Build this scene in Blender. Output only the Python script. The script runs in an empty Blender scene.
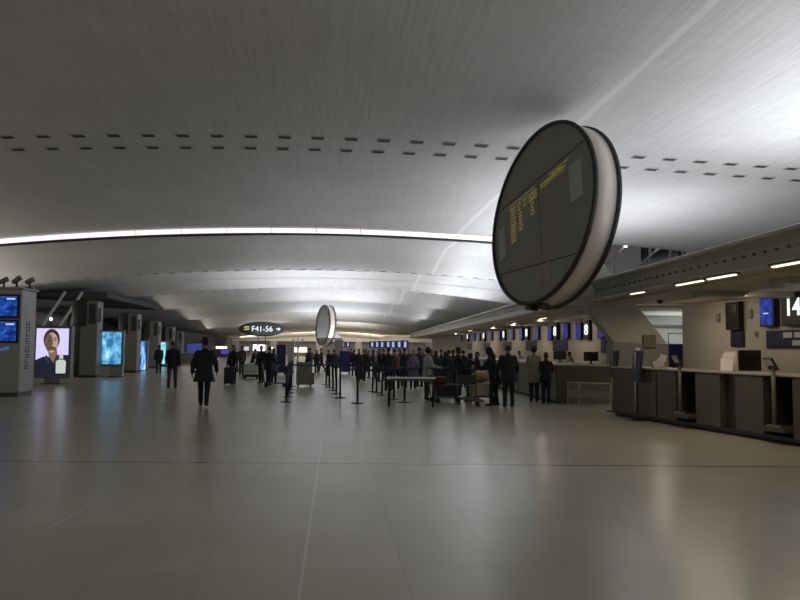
import bpy, bmesh, math, random
from mathutils import Vector, Matrix, Euler
random.seed(4)
PI = math.pi
sc = bpy.context.scene
COL = sc.collection
H = 1.55
F = 750.0

# ------------------------------------------------------------------ camera
yaw, pitch, roll = math.radians(4.95), math.radians(3.65), math.radians(0.45)
RM = Matrix.Rotation(-yaw, 3, 'Z') @ Matrix.Rotation(PI / 2 + pitch, 3, 'X') @ Matrix.Rotation(roll, 3, 'Z')
cd = bpy.data.cameras.new('camera')
cd.sensor_width = 36
cd.lens = F * 36 / 800
cd.clip_end = 500
cam = bpy.data.objects.new('camera', cd)
COL.objects.link(cam)
cam.matrix_world = Matrix.Translation((0, 0, H)) @ RM.to_4x4()
sc.camera = cam


def ray(px, py):
    return RM @ Vector(((px - 400) / F, -(py - 300) / F, -1))


def G(px, py, z=0.0):                      # survey: floor point seen at a pixel
    d = ray(px, py)
    t = (z - H) / d.z
    return Vector((d.x * t, d.y * t, z))


def P(px, py, Y):                          # survey: point at hall distance Y
    d = ray(px, py)
    t = Y / d.y
    return Vector((d.x * t, Y, H + d.z * t))


def PX(px, py, X):
    d = ray(px, py)
    t = X / d.x
    return Vector((X, d.y * t, H + d.z * t))


# ------------------------------------------------------------------ materials
MATS = {}


def mat(name, col, rough=0.5, metal=0.0, spec=0.5, noise=0.0, nscale=8.0, bump=0.0, emit=None, estr=0.0, coat=0.0):
    if name in MATS:
        return MATS[name]
    m = bpy.data.materials.new(name)
    m.use_nodes = True
    nt = m.node_tree
    b = nt.nodes['Principled BSDF']
    b.inputs['Base Color'].default_value = (*col, 1)
    b.inputs['Roughness'].default_value = rough
    b.inputs['Metallic'].default_value = metal
    b.inputs['Specular IOR Level'].default_value = spec
    if coat:
        b.inputs['Coat Weight'].default_value = coat
    if emit:
        b.inputs['Emission Color'].default_value = (*emit, 1)
        b.inputs['Emission Strength'].default_value = estr
    if noise or bump:
        tc = nt.nodes.new('ShaderNodeTexCoord')
        n = nt.nodes.new('ShaderNodeTexNoise')
        n.inputs['Scale'].default_value = nscale
        n.inputs['Detail'].default_value = 5
        nt.links.new(tc.outputs['Object'], n.inputs['Vector'])
        if noise:
            r = nt.nodes.new('ShaderNodeValToRGB')
            r.color_ramp.elements[0].color = (*[c * (1 - noise) for c in col], 1)
            r.color_ramp.elements[1].color = (*[min(1, c * (1 + noise)) for c in col], 1)
            r.color_ramp.elements[0].position = .3
            r.color_ramp.elements[1].position = .7
            nt.links.new(n.outputs['Fac'], r.inputs['Fac'])
            nt.links.new(r.outputs['Color'], b.inputs['Base Color'])
        if bump:
            bp = nt.nodes.new('ShaderNodeBump')
            bp.inputs['Strength'].default_value = bump
            bp.inputs['Distance'].default_value = .02
            nt.links.new(n.outputs['Fac'], bp.inputs['Height'])
            nt.links.new(bp.outputs['Normal'], b.inputs['Normal'])
    MATS[name] = m
    return m


def emat(name, col, s):
    return mat(name, (0.02, 0.02, 0.02), .3, emit=col, estr=s)


def floor_mat():
    m = bpy.data.materials.new('polished_stone_floor')
    m.use_nodes = True
    nt = m.node_tree
    L = nt.links.new
    b = nt.nodes['Principled BSDF']
    tc = nt.nodes.new('ShaderNodeTexCoord')
    n1 = nt.nodes.new('ShaderNodeTexNoise')
    n1.inputs['Scale'].default_value = .35
    n1.inputs['Detail'].default_value = 6
    L(tc.outputs['Object'], n1.inputs['Vector'])
    n2 = nt.nodes.new('ShaderNodeTexNoise')
    n2.inputs['Scale'].default_value = 14
    n2.inputs['Detail'].default_value = 8
    L(tc.outputs['Object'], n2.inputs['Vector'])
    r1 = nt.nodes.new('ShaderNodeValToRGB')
    r1.color_ramp.elements[0].position = .3
    r1.color_ramp.elements[1].position = .72
    r1.color_ramp.elements[0].color = (.40, .37, .295, 1)
    r1.color_ramp.elements[1].color = (.485, .45, .36, 1)
    L(n1.outputs['Fac'], r1.inputs['Fac'])
    mp = nt.nodes.new('ShaderNodeMapping')
    mp.inputs['Location'].default_value = (.2, .22, 0)
    L(tc.outputs['Object'], mp.inputs['Vector'])
    br = nt.nodes.new('ShaderNodeTexBrick')
    br.offset = 0
    br.inputs['Scale'].default_value = 1
    br.inputs['Brick Width'].default_value = .7
    br.inputs['Row Height'].default_value = 1.4
    br.inputs['Mortar Size'].default_value = .004
    br.inputs['Color1'].default_value = (.97, .97, .97, 1)
    br.inputs['Color2'].default_value = (1.03, 1.03, 1.03, 1)
    br.inputs['Mortar'].default_value = (.84, .84, .84, 1)
    L(mp.outputs['Vector'], br.inputs['Vector'])
    mx = nt.nodes.new('ShaderNodeMix')
    mx.data_type = 'RGBA'
    mx.blend_type = 'MULTIPLY'
    mx.inputs['Factor'].default_value = 1
    L(r1.outputs['Color'], mx.inputs[6])
    L(br.outputs['Color'], mx.inputs[7])
    # dark expansion joint across the hall and a pale one along it
    sp = nt.nodes.new('ShaderNodeSeparateXYZ')
    L(tc.outputs['Object'], sp.inputs[0])

    def mth(op, a, c):
        k = nt.nodes.new('ShaderNodeMath')
        k.operation = op
        for i, v in enumerate((a, c)):
            if v is None:
                continue
            if isinstance(v, (int, float)):
                k.inputs[i].default_value = v
            else:
                L(v, k.inputs[i])
        return k.outputs[0]
    a_, b_ = G(0, 461), G(800, 467)
    sl = (b_.y - a_.y) / (b_.x - a_.x)
    v = mth('SUBTRACT', sp.outputs['Y'], mth('MULTIPLY', sp.outputs['X'], sl))
    jd = mth('LESS_THAN', mth('ABSOLUTE', mth('SUBTRACT', v, a_.y - sl * a_.x), None), .032)
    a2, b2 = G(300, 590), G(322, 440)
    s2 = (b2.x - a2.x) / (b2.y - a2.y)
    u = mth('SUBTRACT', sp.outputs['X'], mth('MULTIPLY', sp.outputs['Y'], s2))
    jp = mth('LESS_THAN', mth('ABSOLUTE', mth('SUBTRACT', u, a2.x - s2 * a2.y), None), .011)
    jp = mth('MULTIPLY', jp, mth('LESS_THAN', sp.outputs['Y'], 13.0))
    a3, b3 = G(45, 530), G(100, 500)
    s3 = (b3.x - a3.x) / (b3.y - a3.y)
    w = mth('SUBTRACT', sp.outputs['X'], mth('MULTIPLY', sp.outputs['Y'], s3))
    js = mth('LESS_THAN', mth('ABSOLUTE', mth('SUBTRACT', w, a3.x - s3 * a3.y), None), .012)  # short stretch where a joint reflects light, painted as pale colour
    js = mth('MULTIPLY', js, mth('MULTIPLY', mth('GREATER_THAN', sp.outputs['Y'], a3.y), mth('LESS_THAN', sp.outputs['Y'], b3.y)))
    m2 = nt.nodes.new('ShaderNodeMix')
    m2.data_type = 'RGBA'
    L(jd, m2.inputs['Factor'])
    L(mx.outputs[2], m2.inputs[6])
    m2.inputs[7].default_value = (.05, .047, .043, 1)
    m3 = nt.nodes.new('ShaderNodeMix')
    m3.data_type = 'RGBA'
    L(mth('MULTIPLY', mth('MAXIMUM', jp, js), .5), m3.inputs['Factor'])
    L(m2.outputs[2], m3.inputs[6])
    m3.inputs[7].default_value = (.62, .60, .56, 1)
    L(m3.outputs[2], b.inputs['Base Color'])
    rr = nt.nodes.new('ShaderNodeMapRange')
    rr.inputs['To Min'].default_value = .2
    rr.inputs['To Max'].default_value = .3
    L(n2.outputs['Fac'], rr.inputs['Value'])
    L(rr.outputs[0], b.inputs['Roughness'])
    b.inputs['Specular IOR Level'].default_value = .42
    bp = nt.nodes.new('ShaderNodeBump')
    bp.inputs['Strength'].default_value = .03
    bp.inputs['Distance'].default_value = .01
    L(n2.outputs['Fac'], bp.inputs['Height'])
    L(bp.outputs['Normal'], b.inputs['Normal'])
    return m


def ceiling_mat():
    m = bpy.data.materials.new('ribbed_concrete_vault')
    m.use_nodes = True
    nt = m.node_tree
    L = nt.links.new
    b = nt.nodes['Principled BSDF']
    tc = nt.nodes.new('ShaderNodeTexCoord')

    def noise(scale, sc3, det=4):
        mp = nt.nodes.new('ShaderNodeMapping')
        mp.inputs['Scale'].default_value = sc3
        L(tc.outputs['Object'], mp.inputs['Vector'])
        n = nt.nodes.new('ShaderNodeTexNoise')
        n.inputs['Scale'].default_value = scale
        n.inputs['Detail'].default_value = det
        L(mp.outputs['Vector'], n.inputs['Vector'])
        return n.outputs['Fac']

    def ramp(f, p0, p1, c0, c1):
        r = nt.nodes.new('ShaderNodeValToRGB')
        r.color_ramp.elements[0].position = p0
        r.color_ramp.elements[1].position = p1
        r.color_ramp.elements[0].color = (c0, c0, c0, 1)
        r.color_ramp.elements[1].color = (c1, c1, c1, 1)
        L(f, r.inputs['Fac'])
        return r.outputs['Color']

    def mul(a, c):
        x = nt.nodes.new('ShaderNodeMix')
        x.data_type = 'RGBA'
        x.blend_type = 'MULTIPLY'
        x.inputs['Factor'].default_value = 1
        L(a, x.inputs[6])
        L(c, x.inputs[7])
        return x.outputs[2]
    f1 = noise(1, (17, .5, 1))          # long streaks down the vault
    f2 = noise(1, (.6, 9, 1))            # faint cross weave
    f3 = noise(.25, (1, 1, 1), 3)        # broad clouding
    c = mul(ramp(f1, .3, .7, .84, 1.0), mul(ramp(f2, .3, .7, .92, 1.0), ramp(f3, .3, .7, .9, 1.0)))
    tint = nt.nodes.new('ShaderNodeMix')
    tint.data_type = 'RGBA'
    tint.blend_type = 'MULTIPLY'
    tint.inputs['Factor'].default_value = 1
    L(c, tint.inputs[6])
    tint.inputs[7].default_value = (.60, .585, .56, 1)
    sp = nt.nodes.new('ShaderNodeSeparateXYZ')
    L(tc.outputs['Object'], sp.inputs[0])

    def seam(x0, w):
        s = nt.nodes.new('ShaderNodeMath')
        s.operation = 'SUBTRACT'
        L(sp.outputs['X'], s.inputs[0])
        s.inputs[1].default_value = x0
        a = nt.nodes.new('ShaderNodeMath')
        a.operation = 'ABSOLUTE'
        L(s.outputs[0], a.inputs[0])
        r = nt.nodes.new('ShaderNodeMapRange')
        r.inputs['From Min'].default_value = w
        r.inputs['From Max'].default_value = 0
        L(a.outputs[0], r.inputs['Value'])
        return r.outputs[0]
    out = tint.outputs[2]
    for x0, w, col, k in ((6.35, .14, (.72, .71, .70, 1), .75), (-8.2, .10, (.62, .61, .59, 1), .55)):  # real long joints; the light they catch is painted as paler lines
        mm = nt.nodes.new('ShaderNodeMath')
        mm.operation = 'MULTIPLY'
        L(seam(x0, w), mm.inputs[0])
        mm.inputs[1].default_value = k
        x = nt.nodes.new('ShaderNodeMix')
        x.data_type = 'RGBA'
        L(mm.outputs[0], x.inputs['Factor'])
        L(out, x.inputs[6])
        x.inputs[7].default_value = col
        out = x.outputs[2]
    L(out, b.inputs['Base Color'])
    b.inputs['Roughness'].default_value = .62
    bp = nt.nodes.new('ShaderNodeBump')
    bp.inputs['Strength'].default_value = .15
    bp.inputs['Distance'].default_value = .03
    L(f1, bp.inputs['Height'])
    L(bp.outputs['Normal'], b.inputs['Normal'])
    return m


def panel_wall_mat(name, col, w, h, gap=.006):
    m = bpy.data.materials.new(name)
    m.use_nodes = True
    nt = m.node_tree
    L = nt.links.new
    b = nt.nodes['Principled BSDF']
    tc = nt.nodes.new('ShaderNodeTexCoord')
    sp = nt.nodes.new('ShaderNodeSeparateXYZ')
    L(tc.outputs['Object'], sp.inputs[0])
    cb = nt.nodes.new('ShaderNodeCombineXYZ')
    ad = nt.nodes.new('ShaderNodeMath')
    L(sp.outputs['X'], ad.inputs[0])
    L(sp.outputs['Y'], ad.inputs[1])
    L(ad.outputs[0], cb.inputs['X'])
    L(sp.outputs['Z'], cb.inputs['Y'])
    br = nt.nodes.new('ShaderNodeTexBrick')
    br.offset = 0
    br.inputs['Scale'].default_value = 1
    br.inputs['Brick Width'].default_value = w
    br.inputs['Row Height'].default_value = h
    br.inputs['Mortar Size'].default_value = gap
    br.inputs['Color1'].default_value = (*[c * .97 for c in col], 1)
    br.inputs['Color2'].default_value = (*[c * 1.03 for c in col], 1)
    br.inputs['Mortar'].default_value = (*[c * .72 for c in col], 1)
    L(cb.outputs[0], br.inputs['Vector'])
    L(br.outputs['Color'], b.inputs['Base Color'])
    b.inputs['Roughness'].default_value = .5
    MATS[name] = m
    return m


def screen_mat(name, c0, c1, s, sx=3.0, sy=9.0, seed=0.0, third=None):
    """a lit display: soft blocks of colour"""
    m = bpy.data.materials.new(name)
    m.use_nodes = True
    nt = m.node_tree
    L = nt.links.new
    b = nt.nodes['Principled BSDF']
    tc = nt.nodes.new('ShaderNodeTexCoord')
    mp = nt.nodes.new('ShaderNodeMapping')
    mp.inputs['Location'].default_value = (seed, seed * .7, seed * 1.3)
    mp.inputs['Scale'].default_value = (sx, sx, sy)
    L(tc.outputs['Generated'], mp.inputs['Vector'])
    n = nt.nodes.new('ShaderNodeTexNoise')
    n.inputs['Scale'].default_value = 1
    n.inputs['Detail'].default_value = 2.5
    L(mp.outputs[0], n.inputs['Vector'])
    r = nt.nodes.new('ShaderNodeValToRGB')
    r.color_ramp.elements[0].position = .38
    r.color_ramp.elements[1].position = .62
    r.color_ramp.elements[0].color = (*c0, 1)
    r.color_ramp.elements[1].color = (*c1, 1)
    if third:
        e = r.color_ramp.elements.new(.74)
        e.color = (*third, 1)
    L(n.outputs['Fac'], r.inputs['Fac'])
    b.inputs['Base Color'].default_value = (.01, .01, .015, 1)
    b.inputs['Roughness'].default_value = .55
    b.inputs['Specular IOR Level'].default_value = .2
    L(r.outputs['Color'], b.inputs['Emission Color'])
    b.inputs['Emission Strength'].default_value = s
    MATS[name] = m
    return m


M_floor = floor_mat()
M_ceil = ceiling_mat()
M_wall = panel_wall_mat('beige_wall_panels', (.36, .325, .27), 1.5, .62)
M_white = panel_wall_mat('pale_grey_wall_panels', (.46, .46, .44), 3.0, .75)
M_canopy = mat('olive_grey_painted_metal', (.34, .32, .26), .45, .1, noise=.06, nscale=3)
M_soffit = mat('warm_grey_soffit', (.36, .32, .26), .5, noise=.05, nscale=2)
M_soffit2 = mat('green_grey_soffit_panel', (.30, .31, .27), .35)
M_conc = mat('smooth_light_concrete', (.37, .36, .315), .6, noise=.07, nscale=4, bump=.05)
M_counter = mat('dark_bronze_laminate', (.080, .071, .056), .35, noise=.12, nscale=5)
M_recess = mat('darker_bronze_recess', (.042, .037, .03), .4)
M_top = mat('pale_solid_worktop', (.42, .385, .32), .4, noise=.05, nscale=20)
M_steel = mat('brushed_steel', (.36, .35, .33), .35, .85)
M_dsteel = mat('dark_grey_metal', (.06, .06, .06), .4, .6)
M_black = mat('black_plastic', (.010, .010, .011), .5, spec=.3)
M_rubber = mat('black_rubber', (.014, .014, .014), .8)
M_blue = mat('navy_blue_panel', (.012, .018, .085), .4)
M_belt = mat('blue_webbing_belt', (.012, .016, .075), .75)
M_kiosk = mat('light_grey_kiosk_paint', (.33, .33, .31), .45, noise=.05, nscale=2)
M_column = mat('grey_column_paint', (.19, .185, .17), .5, noise=.06, nscale=2)
M_drum = mat('dark_grey_drum', (.022, .024, .022), .5)
M_dark = mat('dark_hall_wall', (.05, .052, .05), .7, noise=.15, nscale=1.2)
M_glassd = mat('dark_night_glazing', (.012, .014, .022), .12)
M_mauve = mat('mauve_grey_render', (.22, .20, .20), .7, noise=.08, nscale=1)
M_letter = mat('dark_grey_lettering', (.05, .05, .05), .6)
M_vent = mat('black_vent_void', (.012, .012, .012), .8)
M_paper = mat('white_paper', (.75, .73, .68), .7)
M_papery = mat('cream_paper', (.66, .60, .53), .7)
M_rim = mat('black_rim_rubber', (.02, .02, .019), .45)
M_drumside = mat('satin_cream_metal', (.70, .63, .57), .42, .1)
M_board = mat('smoked_display_glass', (.21, .21, .185), .42, coat=.1)
M_boardline = mat('display_dark_line', (.02, .02, .017), .5)
M_boardrow = mat('unlit_display_row', (.26, .22, .19), .5)
M_boardpale = mat('pale_display_insert', (.36, .37, .34), .35)
M_amber = emat('amber_display_dots', (.75, .52, .08), .30)
M_lime = emat('yellow_green_display_dots', (.50, .62, .06), .24)
M_white_e = emat('white_lit_figure', (.85, .95, 1.0), 1.3)
M_yellow_e = emat('yellow_lit_figure', (.8, .75, .25), .9)
M_slit = mat('white_skylight_diffuser', (.6, .6, .6), .5, emit=(1.0, .93, .95), estr=1.05)
M_warm = emat('warm_strip_lamp', (1.0, .82, .58), 1.8)
M_lampw = emat('white_lamp', (1.0, .97, .9), 6)
M_bluescr = screen_mat('blue_monitor_screen', (.004, .012, .16), (.01, .06, .55), .75, 2, 3, 1.0)
M_bluescr2 = screen_mat('blue_flight_screen', (.004, .02, .16), (.02, .12, .62), .8, 5, 4, 3.0, (.2, .45, .9))
M_violet = screen_mat('violet_monitor_screen', (.01, .01, .18), (.035, .04, .42), .6, 2, 3, 6.0)
M_busy = screen_mat('busy_blue_screen', (.01, .02, .09), (.06, .10, .30), .7, 5, 6, 9.0, (.45, .45, .6))
M_sgn = screen_mat('navy_sign_band', (.006, .008, .04), (.02, .022, .09), .16, 6, 3, 2.0)
M_redsgn = screen_mat('plum_sign_band', (.02, .008, .03), (.12, .07, .10), .35, 8, 3, 5.0, (.5, .42, .42))

# ------------------------------------------------------------------ mesh building


class MB:
    def __init__(s):
        s.v, s.f, s.m, s.sm = [], [], [], []

    def add(s, vs, fs, mi=0, smooth=False):
        o = len(s.v)
        s.v += [tuple(x) for x in vs]
        for f in fs:
            s.f.append([i + o for i in f])
            s.m.append(mi)
            s.sm.append(smooth)
        return s

    def box(s, x0, x1, y0, y1, z0, z1, mi=0, M=None):
        vs = [Vector((x, y, z)) for z in (z0, z1) for y in (y0, y1) for x in (x0, x1)]
        if M is not None:
            vs = [M @ v for v in vs]
        return s.add(vs, [(0, 2, 3, 1), (4, 5, 7, 6), (0, 1, 5, 4), (2, 6, 7, 3), (0, 4, 6, 2), (1, 3, 7, 5)], mi)

    def tube(s, p0, p1, r0, r1=None, n=12, mi=0, cap=True):
        r1 = r0 if r1 is None else r1
        p0, p1 = Vector(p0), Vector(p1)
        d = (p1 - p0).normalized()
        a = d.orthogonal().normalized()
        b = d.cross(a)
        vs = []
        for p, r in ((p0, r0), (p1, r1)):
            for i in range(n):
                t = 2 * PI * i / n
                vs.append(p + r * (math.cos(t) * a + math.sin(t) * b))
        fs = [(i, (i + 1) % n, n + (i + 1) % n, n + i) for i in range(n)]
        s.add(vs, fs, mi, True)
        if cap:
            s.add(vs[:n], [tuple(range(n))[::-1]], mi)
            s.add(vs[n:], [tuple(range(n))], mi)
        return s

    def ell(s, c, r, n=14, k=9, mi=0, M=None):
        c = Vector(c)
        vs, fs = [], []
        for j in range(k + 1):
            ph = PI * j / k
            for i in range(n):
                t = 2 * PI * i / n
                p = Vector((r[0] * math.sin(ph) * math.cos(t), r[1] * math.sin(ph) * math.sin(t), r[2] * math.cos(ph)))
                if M is not None:
                    p = M @ p
                vs.append(c + p)
        for j in range(k):
            for i in range(n):
                fs.append((j * n + i, (j + 1) * n + i, (j + 1) * n + (i + 1) % n, j * n + (i + 1) % n))
        return s.add(vs, fs, mi, True)

    def caps(s, p0, p1, r0, r1=None, mi=0):
        r1 = r0 if r1 is None else r1
        s.tube(p0, p1, r0, r1, 12, mi)
        s.ell(p0, (r0,) * 3, 12, 8, mi)
        s.ell(p1, (r1,) * 3, 12, 8, mi)
        return s

    def lathe(s, prof, n=24, mi=0, M=None):
        vs = []
        for r, z in prof:
            for i in range(n):
                t = 2 * PI * i / n
                v = Vector((r * math.cos(t), r * math.sin(t), z))
                vs.append(M @ v if M is not None else v)
        fs = []
        for j in range(len(prof) - 1):
            for i in range(n):
                fs.append((j * n + i, j * n + (i + 1) % n, (j + 1) * n + (i + 1) % n, (j + 1) * n + i))
        s.add(vs, fs, mi, True)
        s.add(vs[:n], [tuple(range(n))[::-1]], mi)
        s.add(vs[-n:], [tuple(range(n))], mi)
        return s

    def prism(s, poly, a, b, fn, mi=0):
        """poly of 2D points, swept from a to b; fn(u, v, w) -> 3D"""
        n = len(poly)
        vs = [fn(u, v, a) for u, v in poly] + [fn(u, v, b) for u, v in poly]
        fs = [(i, (i + 1) % n, n + (i + 1) % n, n + i) for i in range(n)] + [tuple(range(n))[::-1], tuple(range(n, 2 * n))]
        return s.add(vs, fs, mi)

    def rings(s, rs, n=20, mi=0, M=None):
        """rs: (z, rx, ry, yc) elliptic sections"""
        vs = []
        for z, rx, ry, yc in rs:
            for i in range(n):
                t = 2 * PI * i / n
                c_, s_ = math.cos(t), math.sin(t)
                v = Vector((rx * math.copysign(abs(c_) ** .85, c_), yc + ry * math.copysign(abs(s_) ** .85, s_), z))
                vs.append(M @ v if M is not None else v)
        fs = []
        for j in range(len(rs) - 1):
            for i in range(n):
                fs.append((j * n + i, j * n + (i + 1) % n, (j + 1) * n + (i + 1) % n, (j + 1) * n + i))
        s.add(vs, fs, mi, True)
        s.add(vs[:n], [tuple(range(n))[::-1]], mi)
        s.add(vs[-n:], [tuple(range(n))], mi)
        return s

    def mesh(s, name, mats):
        me = bpy.data.meshes.new(name)
        me.from_pydata(s.v, [], s.f)
        for m in (mats if isinstance(mats, (list, tuple)) else [mats]):
            me.materials.append(m)
        for i, p in enumerate(me.polygons):
            p.material_index = s.m[i]
            p.use_smooth = s.sm[i]
        bm = bmesh.new()
        bm.from_mesh(me)
        bmesh.ops.remove_doubles(bm, verts=bm.verts, dist=1e-5)
        bmesh.ops.recalc_face_normals(bm, faces=bm.faces)
        bm.to_mesh(me)
        bm.free()
        return me

    def build(s, name, mats, parent=None, bevel=0, loc=None, rz=None):
        o = bpy.data.objects.new(name, s.mesh(name, mats))
        COL.objects.link(o)
        if parent:
            o.parent = parent
        if loc is not None:
            o.location = loc
        if rz is not None:
            o.rotation_euler = (0, 0, rz)
        if bevel:
            b = o.modifiers.new('bevel', 'BEVEL')
            b.width = bevel
            b.segments = 2
            b.limit_method = 'ANGLE'
        return o


def obj(name, me, parent=None, loc=None, rz=None):
    o = bpy.data.objects.new(name, me)
    COL.objects.link(o)
    if parent:
        o.parent = parent
    if loc is not None:
        o.location = loc
    if rz is not None:
        o.rotation_euler = (0, 0, rz)
    return o


def thing(name, label, cat, loc=(0, 0, 0), rz=0.0, group=None):
    o = bpy.data.objects.new(name, None)
    o.empty_display_size = .2
    COL.objects.link(o)
    o.location = loc
    o.rotation_euler = (0, 0, rz)
    return tag(o, label, cat, group)


def tag(o, label, cat, group=None):
    o['label'] = label
    o['category'] = cat
    if group:
        o['group'] = group
    return o


def struct(o, label=None, cat=None):
    o['kind'] = 'structure'
    if label:
        o['label'] = label
        o['category'] = cat
    return o


def kids(o):
    return [c for c in bpy.data.objects if c.parent == o]


def copy_tree(o, parent=None):
    c = o.copy()
    COL.objects.link(c)
    c.parent = parent
    for ch in kids(o):
        copy_tree(ch, c)
    return c


def text_mesh(s, size, depth=.01, mats=None, bold=0.0):
    cu = bpy.data.curves.new('t', 'FONT')
    cu.body = s
    cu.size = size
    cu.extrude = depth
    cu.offset = bold
    cu.align_x = 'CENTER'
    cu.align_y = 'CENTER'
    o = bpy.data.objects.new('t', cu)
    COL.objects.link(o)
    dg = bpy.context.evaluated_depsgraph_get()
    me = bpy.data.meshes.new_from_object(o.evaluated_get(dg))
    bpy.data.objects.remove(o)
    me.materials.clear()
    if mats:
        me.materials.append(mats)
    return me


def remeshed(mb, name, mats, vox=.02, smooth=2):
    o = mb.build(name, mats)
    r = o.modifiers.new('r', 'REMESH')
    r.mode = 'VOXEL'
    r.voxel_size = vox
    r.use_smooth_shade = True
    if smooth:
        sm = o.modifiers.new('s', 'SMOOTH')
        sm.iterations = smooth
        sm.factor = .5
    dg = bpy.context.evaluated_depsgraph_get()
    me = bpy.data.meshes.new_from_object(o.evaluated_get(dg))
    bpy.data.objects.remove(o)
    me.name = name
    if not me.materials:
        me.materials.append(mats)
    for p in me.polygons:
        p.use_smooth = True
    return me


def lerp_tab(tab, x):
    for (a, za), (b, zb) in zip(tab, tab[1:]):
        if x <= b:
            t = (x - a) / (b - a)
            t = max(0, t)
            return za + (zb - za) * t
    return tab[-1][1]


# ------------------------------------------------------------------ the hall
XC = -0.5
SL = 38.8
END = 131.0
TAB2 = [(38.8, 7.40), (44, 7.18), (50, 6.92), (58, 6.85), (66, 6.72), (75, 6.5), (84, 6.2), (92, 5.85), (100, 5.4), (108, 5.0), (116, 4.5), (124, 3.95), (131, 3.45), (140, 3.2)]


def z_shell1(x, y):
    z = 7.68 - .00025 * min(0, y - 14) ** 2 + .05 * math.cos((y - 30) * 2 * PI / 34)
    k = .0033 - .0011 * min(1, max(0, (x - 6) / 9))
    return z - k * (x - XC) ** 2


def z_shell2(x, y):
    z = lerp_tab(TAB2, y)
    z += .30 * math.sin((y - 52) * 2 * PI / 13.0) * min(1, (y - SL) / 8) * (1 if y < 110 else max(0, (131 - y) / 21))
    k = .0033 + (.00006 * (y - SL) if x > XC else .00002 * (y - SL))
    z -= k * (x - XC) ** 2
    return max(z, 2.95 if x < 8 else 3.55)


def surf(name, fn, xs, ys, thick, mt):
    mb = MB()
    vs = [Vector((x, y, fn(x, y))) for y in ys for x in xs]
    n = len(xs)
    fs = [(j * n + i, j * n + i + 1, (j + 1) * n + i + 1, (j + 1) * n + i) for j in range(len(ys) - 1) for i in range(n - 1)]
    mb.add(vs, fs, 0, True)
    o = mb.build(name, mt)
    # closed upper skin so that the shell has real thickness
    s = o.modifiers.new('solid', 'SOLIDIFY')
    s.thickness = thick
    nz = sum(p.normal.z for p in o.data.polygons)
    s.offset = 1 if nz > 0 else -1
    return struct(o)


def fr(a, b, st):
    n = int(round((b - a) / st))
    return [a + (b - a) * i / n for i in range(n + 1)]


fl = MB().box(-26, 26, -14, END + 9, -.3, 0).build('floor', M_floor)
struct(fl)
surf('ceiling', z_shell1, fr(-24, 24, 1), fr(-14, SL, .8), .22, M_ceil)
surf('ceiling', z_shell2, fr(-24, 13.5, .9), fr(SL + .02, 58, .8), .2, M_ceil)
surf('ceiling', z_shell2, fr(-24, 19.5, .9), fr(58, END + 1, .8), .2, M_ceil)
# roof deck over the light well on the right
struct(MB().box(12, 25, SL, 60, 8.9, 9.1).build('ceiling', M_dark))

# left side
w = MB().box(-24.3, -24, -14, END + 9, 0, 8).build('wall_left', M_dark)
struct(w)
g = MB()
for y in fr(-10, 120, 10):
    g.box(-24.0, -23.96, y + .3, y + 9.6, .9, 4.4)
struct(g.build('window_1', M_glassd))
struct(MB().box(-24, -16.5, 56, 74, 5.0, 5.4).build('trim_1', M_dark))     # mezzanine edge
struct(MB().box(-24, -17.2, 74, 128, 0, 3.2).build('wall_left', M_dark))
# right side outer facade
w = MB().box(24, 24.3, -14, END + 9, 0, 9).build('wall_right', M_mauve)
struct(w)
struct(MB().box(19.0, 19.25, 37.5, 62, 0, 8.9).build('wall_right', M_mauve))
struct(MB().box(18.94, 19.0, 39.2, 45.0, 5.8, 8.2).build('window_2', M_glassd))
struct(MB().box(12.2, 19.0, 37.5, 62, 3.3, 3.6).build('trim_4', M_dark))
# far end
struct(MB().box(-26, 26, END + 8.7, END + 9, 0, 8).build('wall_end', M_mauve))
struct(MB().box(-26, 26, END, END + .4, 2.55, 3.7).build('trim_2', M_conc))
mb = MB()
for x in (-24, -17.5, -11, -3.2, 3.6, 9.5, 16):
    mb.box(x, x + 1.1, END + .05, END + .4, 0, 2.55)
struct(mb.build('wall_end', M_mauve))

# light slit between the two shells: one long lamp of panels
sl = thing('light_slit', 'long white lit strip curving across the concrete ceiling', 'light strip', (0, SL, 0))
x = -23.8
mbf = MB()
while x < 13.3:
    x1 = min(x + 2.28, 13.4)
    m = MB()
    n = 4
    pts = [x + (x1 - .04 - x) * i / n for i in range(n + 1)]
    vs = [(p, -.05, z_shell2(p, SL) - .03) for p in pts] + [(p, -.05, z_shell1(p, SL) + .0) for p in pts]
    vs += [(p, -.01, z) for (p, _, z) in vs]
    k = n + 1
    fs = []
    for i in range(n):
        fs += [(i, i + 1, k + i + 1, k + i), (2 * k + i, 3 * k + i, 3 * k + i + 1, 2 * k + i + 1),
               (i, 2 * k + i, 2 * k + i + 1, i + 1), (k + i, k + i + 1, 3 * k + i + 1, 3 * k + i)]
    fs += [(0, k, 3 * k, 2 * k), (n, 2 * k + n, 3 * k + n, k + n)]
    m.add(vs, fs)
    m.build('diffuser', M_slit, sl)
    x += 2.28
pts = fr(-23.8, 13.4, .9)
k = len(pts)
vs = [(p, -.14, z_shell2(p, SL) - .10) for p in pts] + [(p, -.14, z_shell2(p, SL) + .02) for p in pts]
vs += [(p, .02, z) for (p, _, z) in vs]
fs = []
for i in range(k - 1):
    fs += [(i, i + 1, k + i + 1, k + i), (2 * k + i, 3 * k + i, 3 * k + i + 1, 2 * k + i + 1),
           (i, 2 * k + i, 2 * k + i + 1, i + 1), (k + i, k + i + 1, 3 * k + i + 1, 3 * k + i)]
fs += [(0, k, 3 * k, 2 * k), (k - 1, 3 * k - 1, 4 * k - 1, 2 * k - 1)]
MB().add(vs, fs).build('ledge', M_dsteel, sl)

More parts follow.
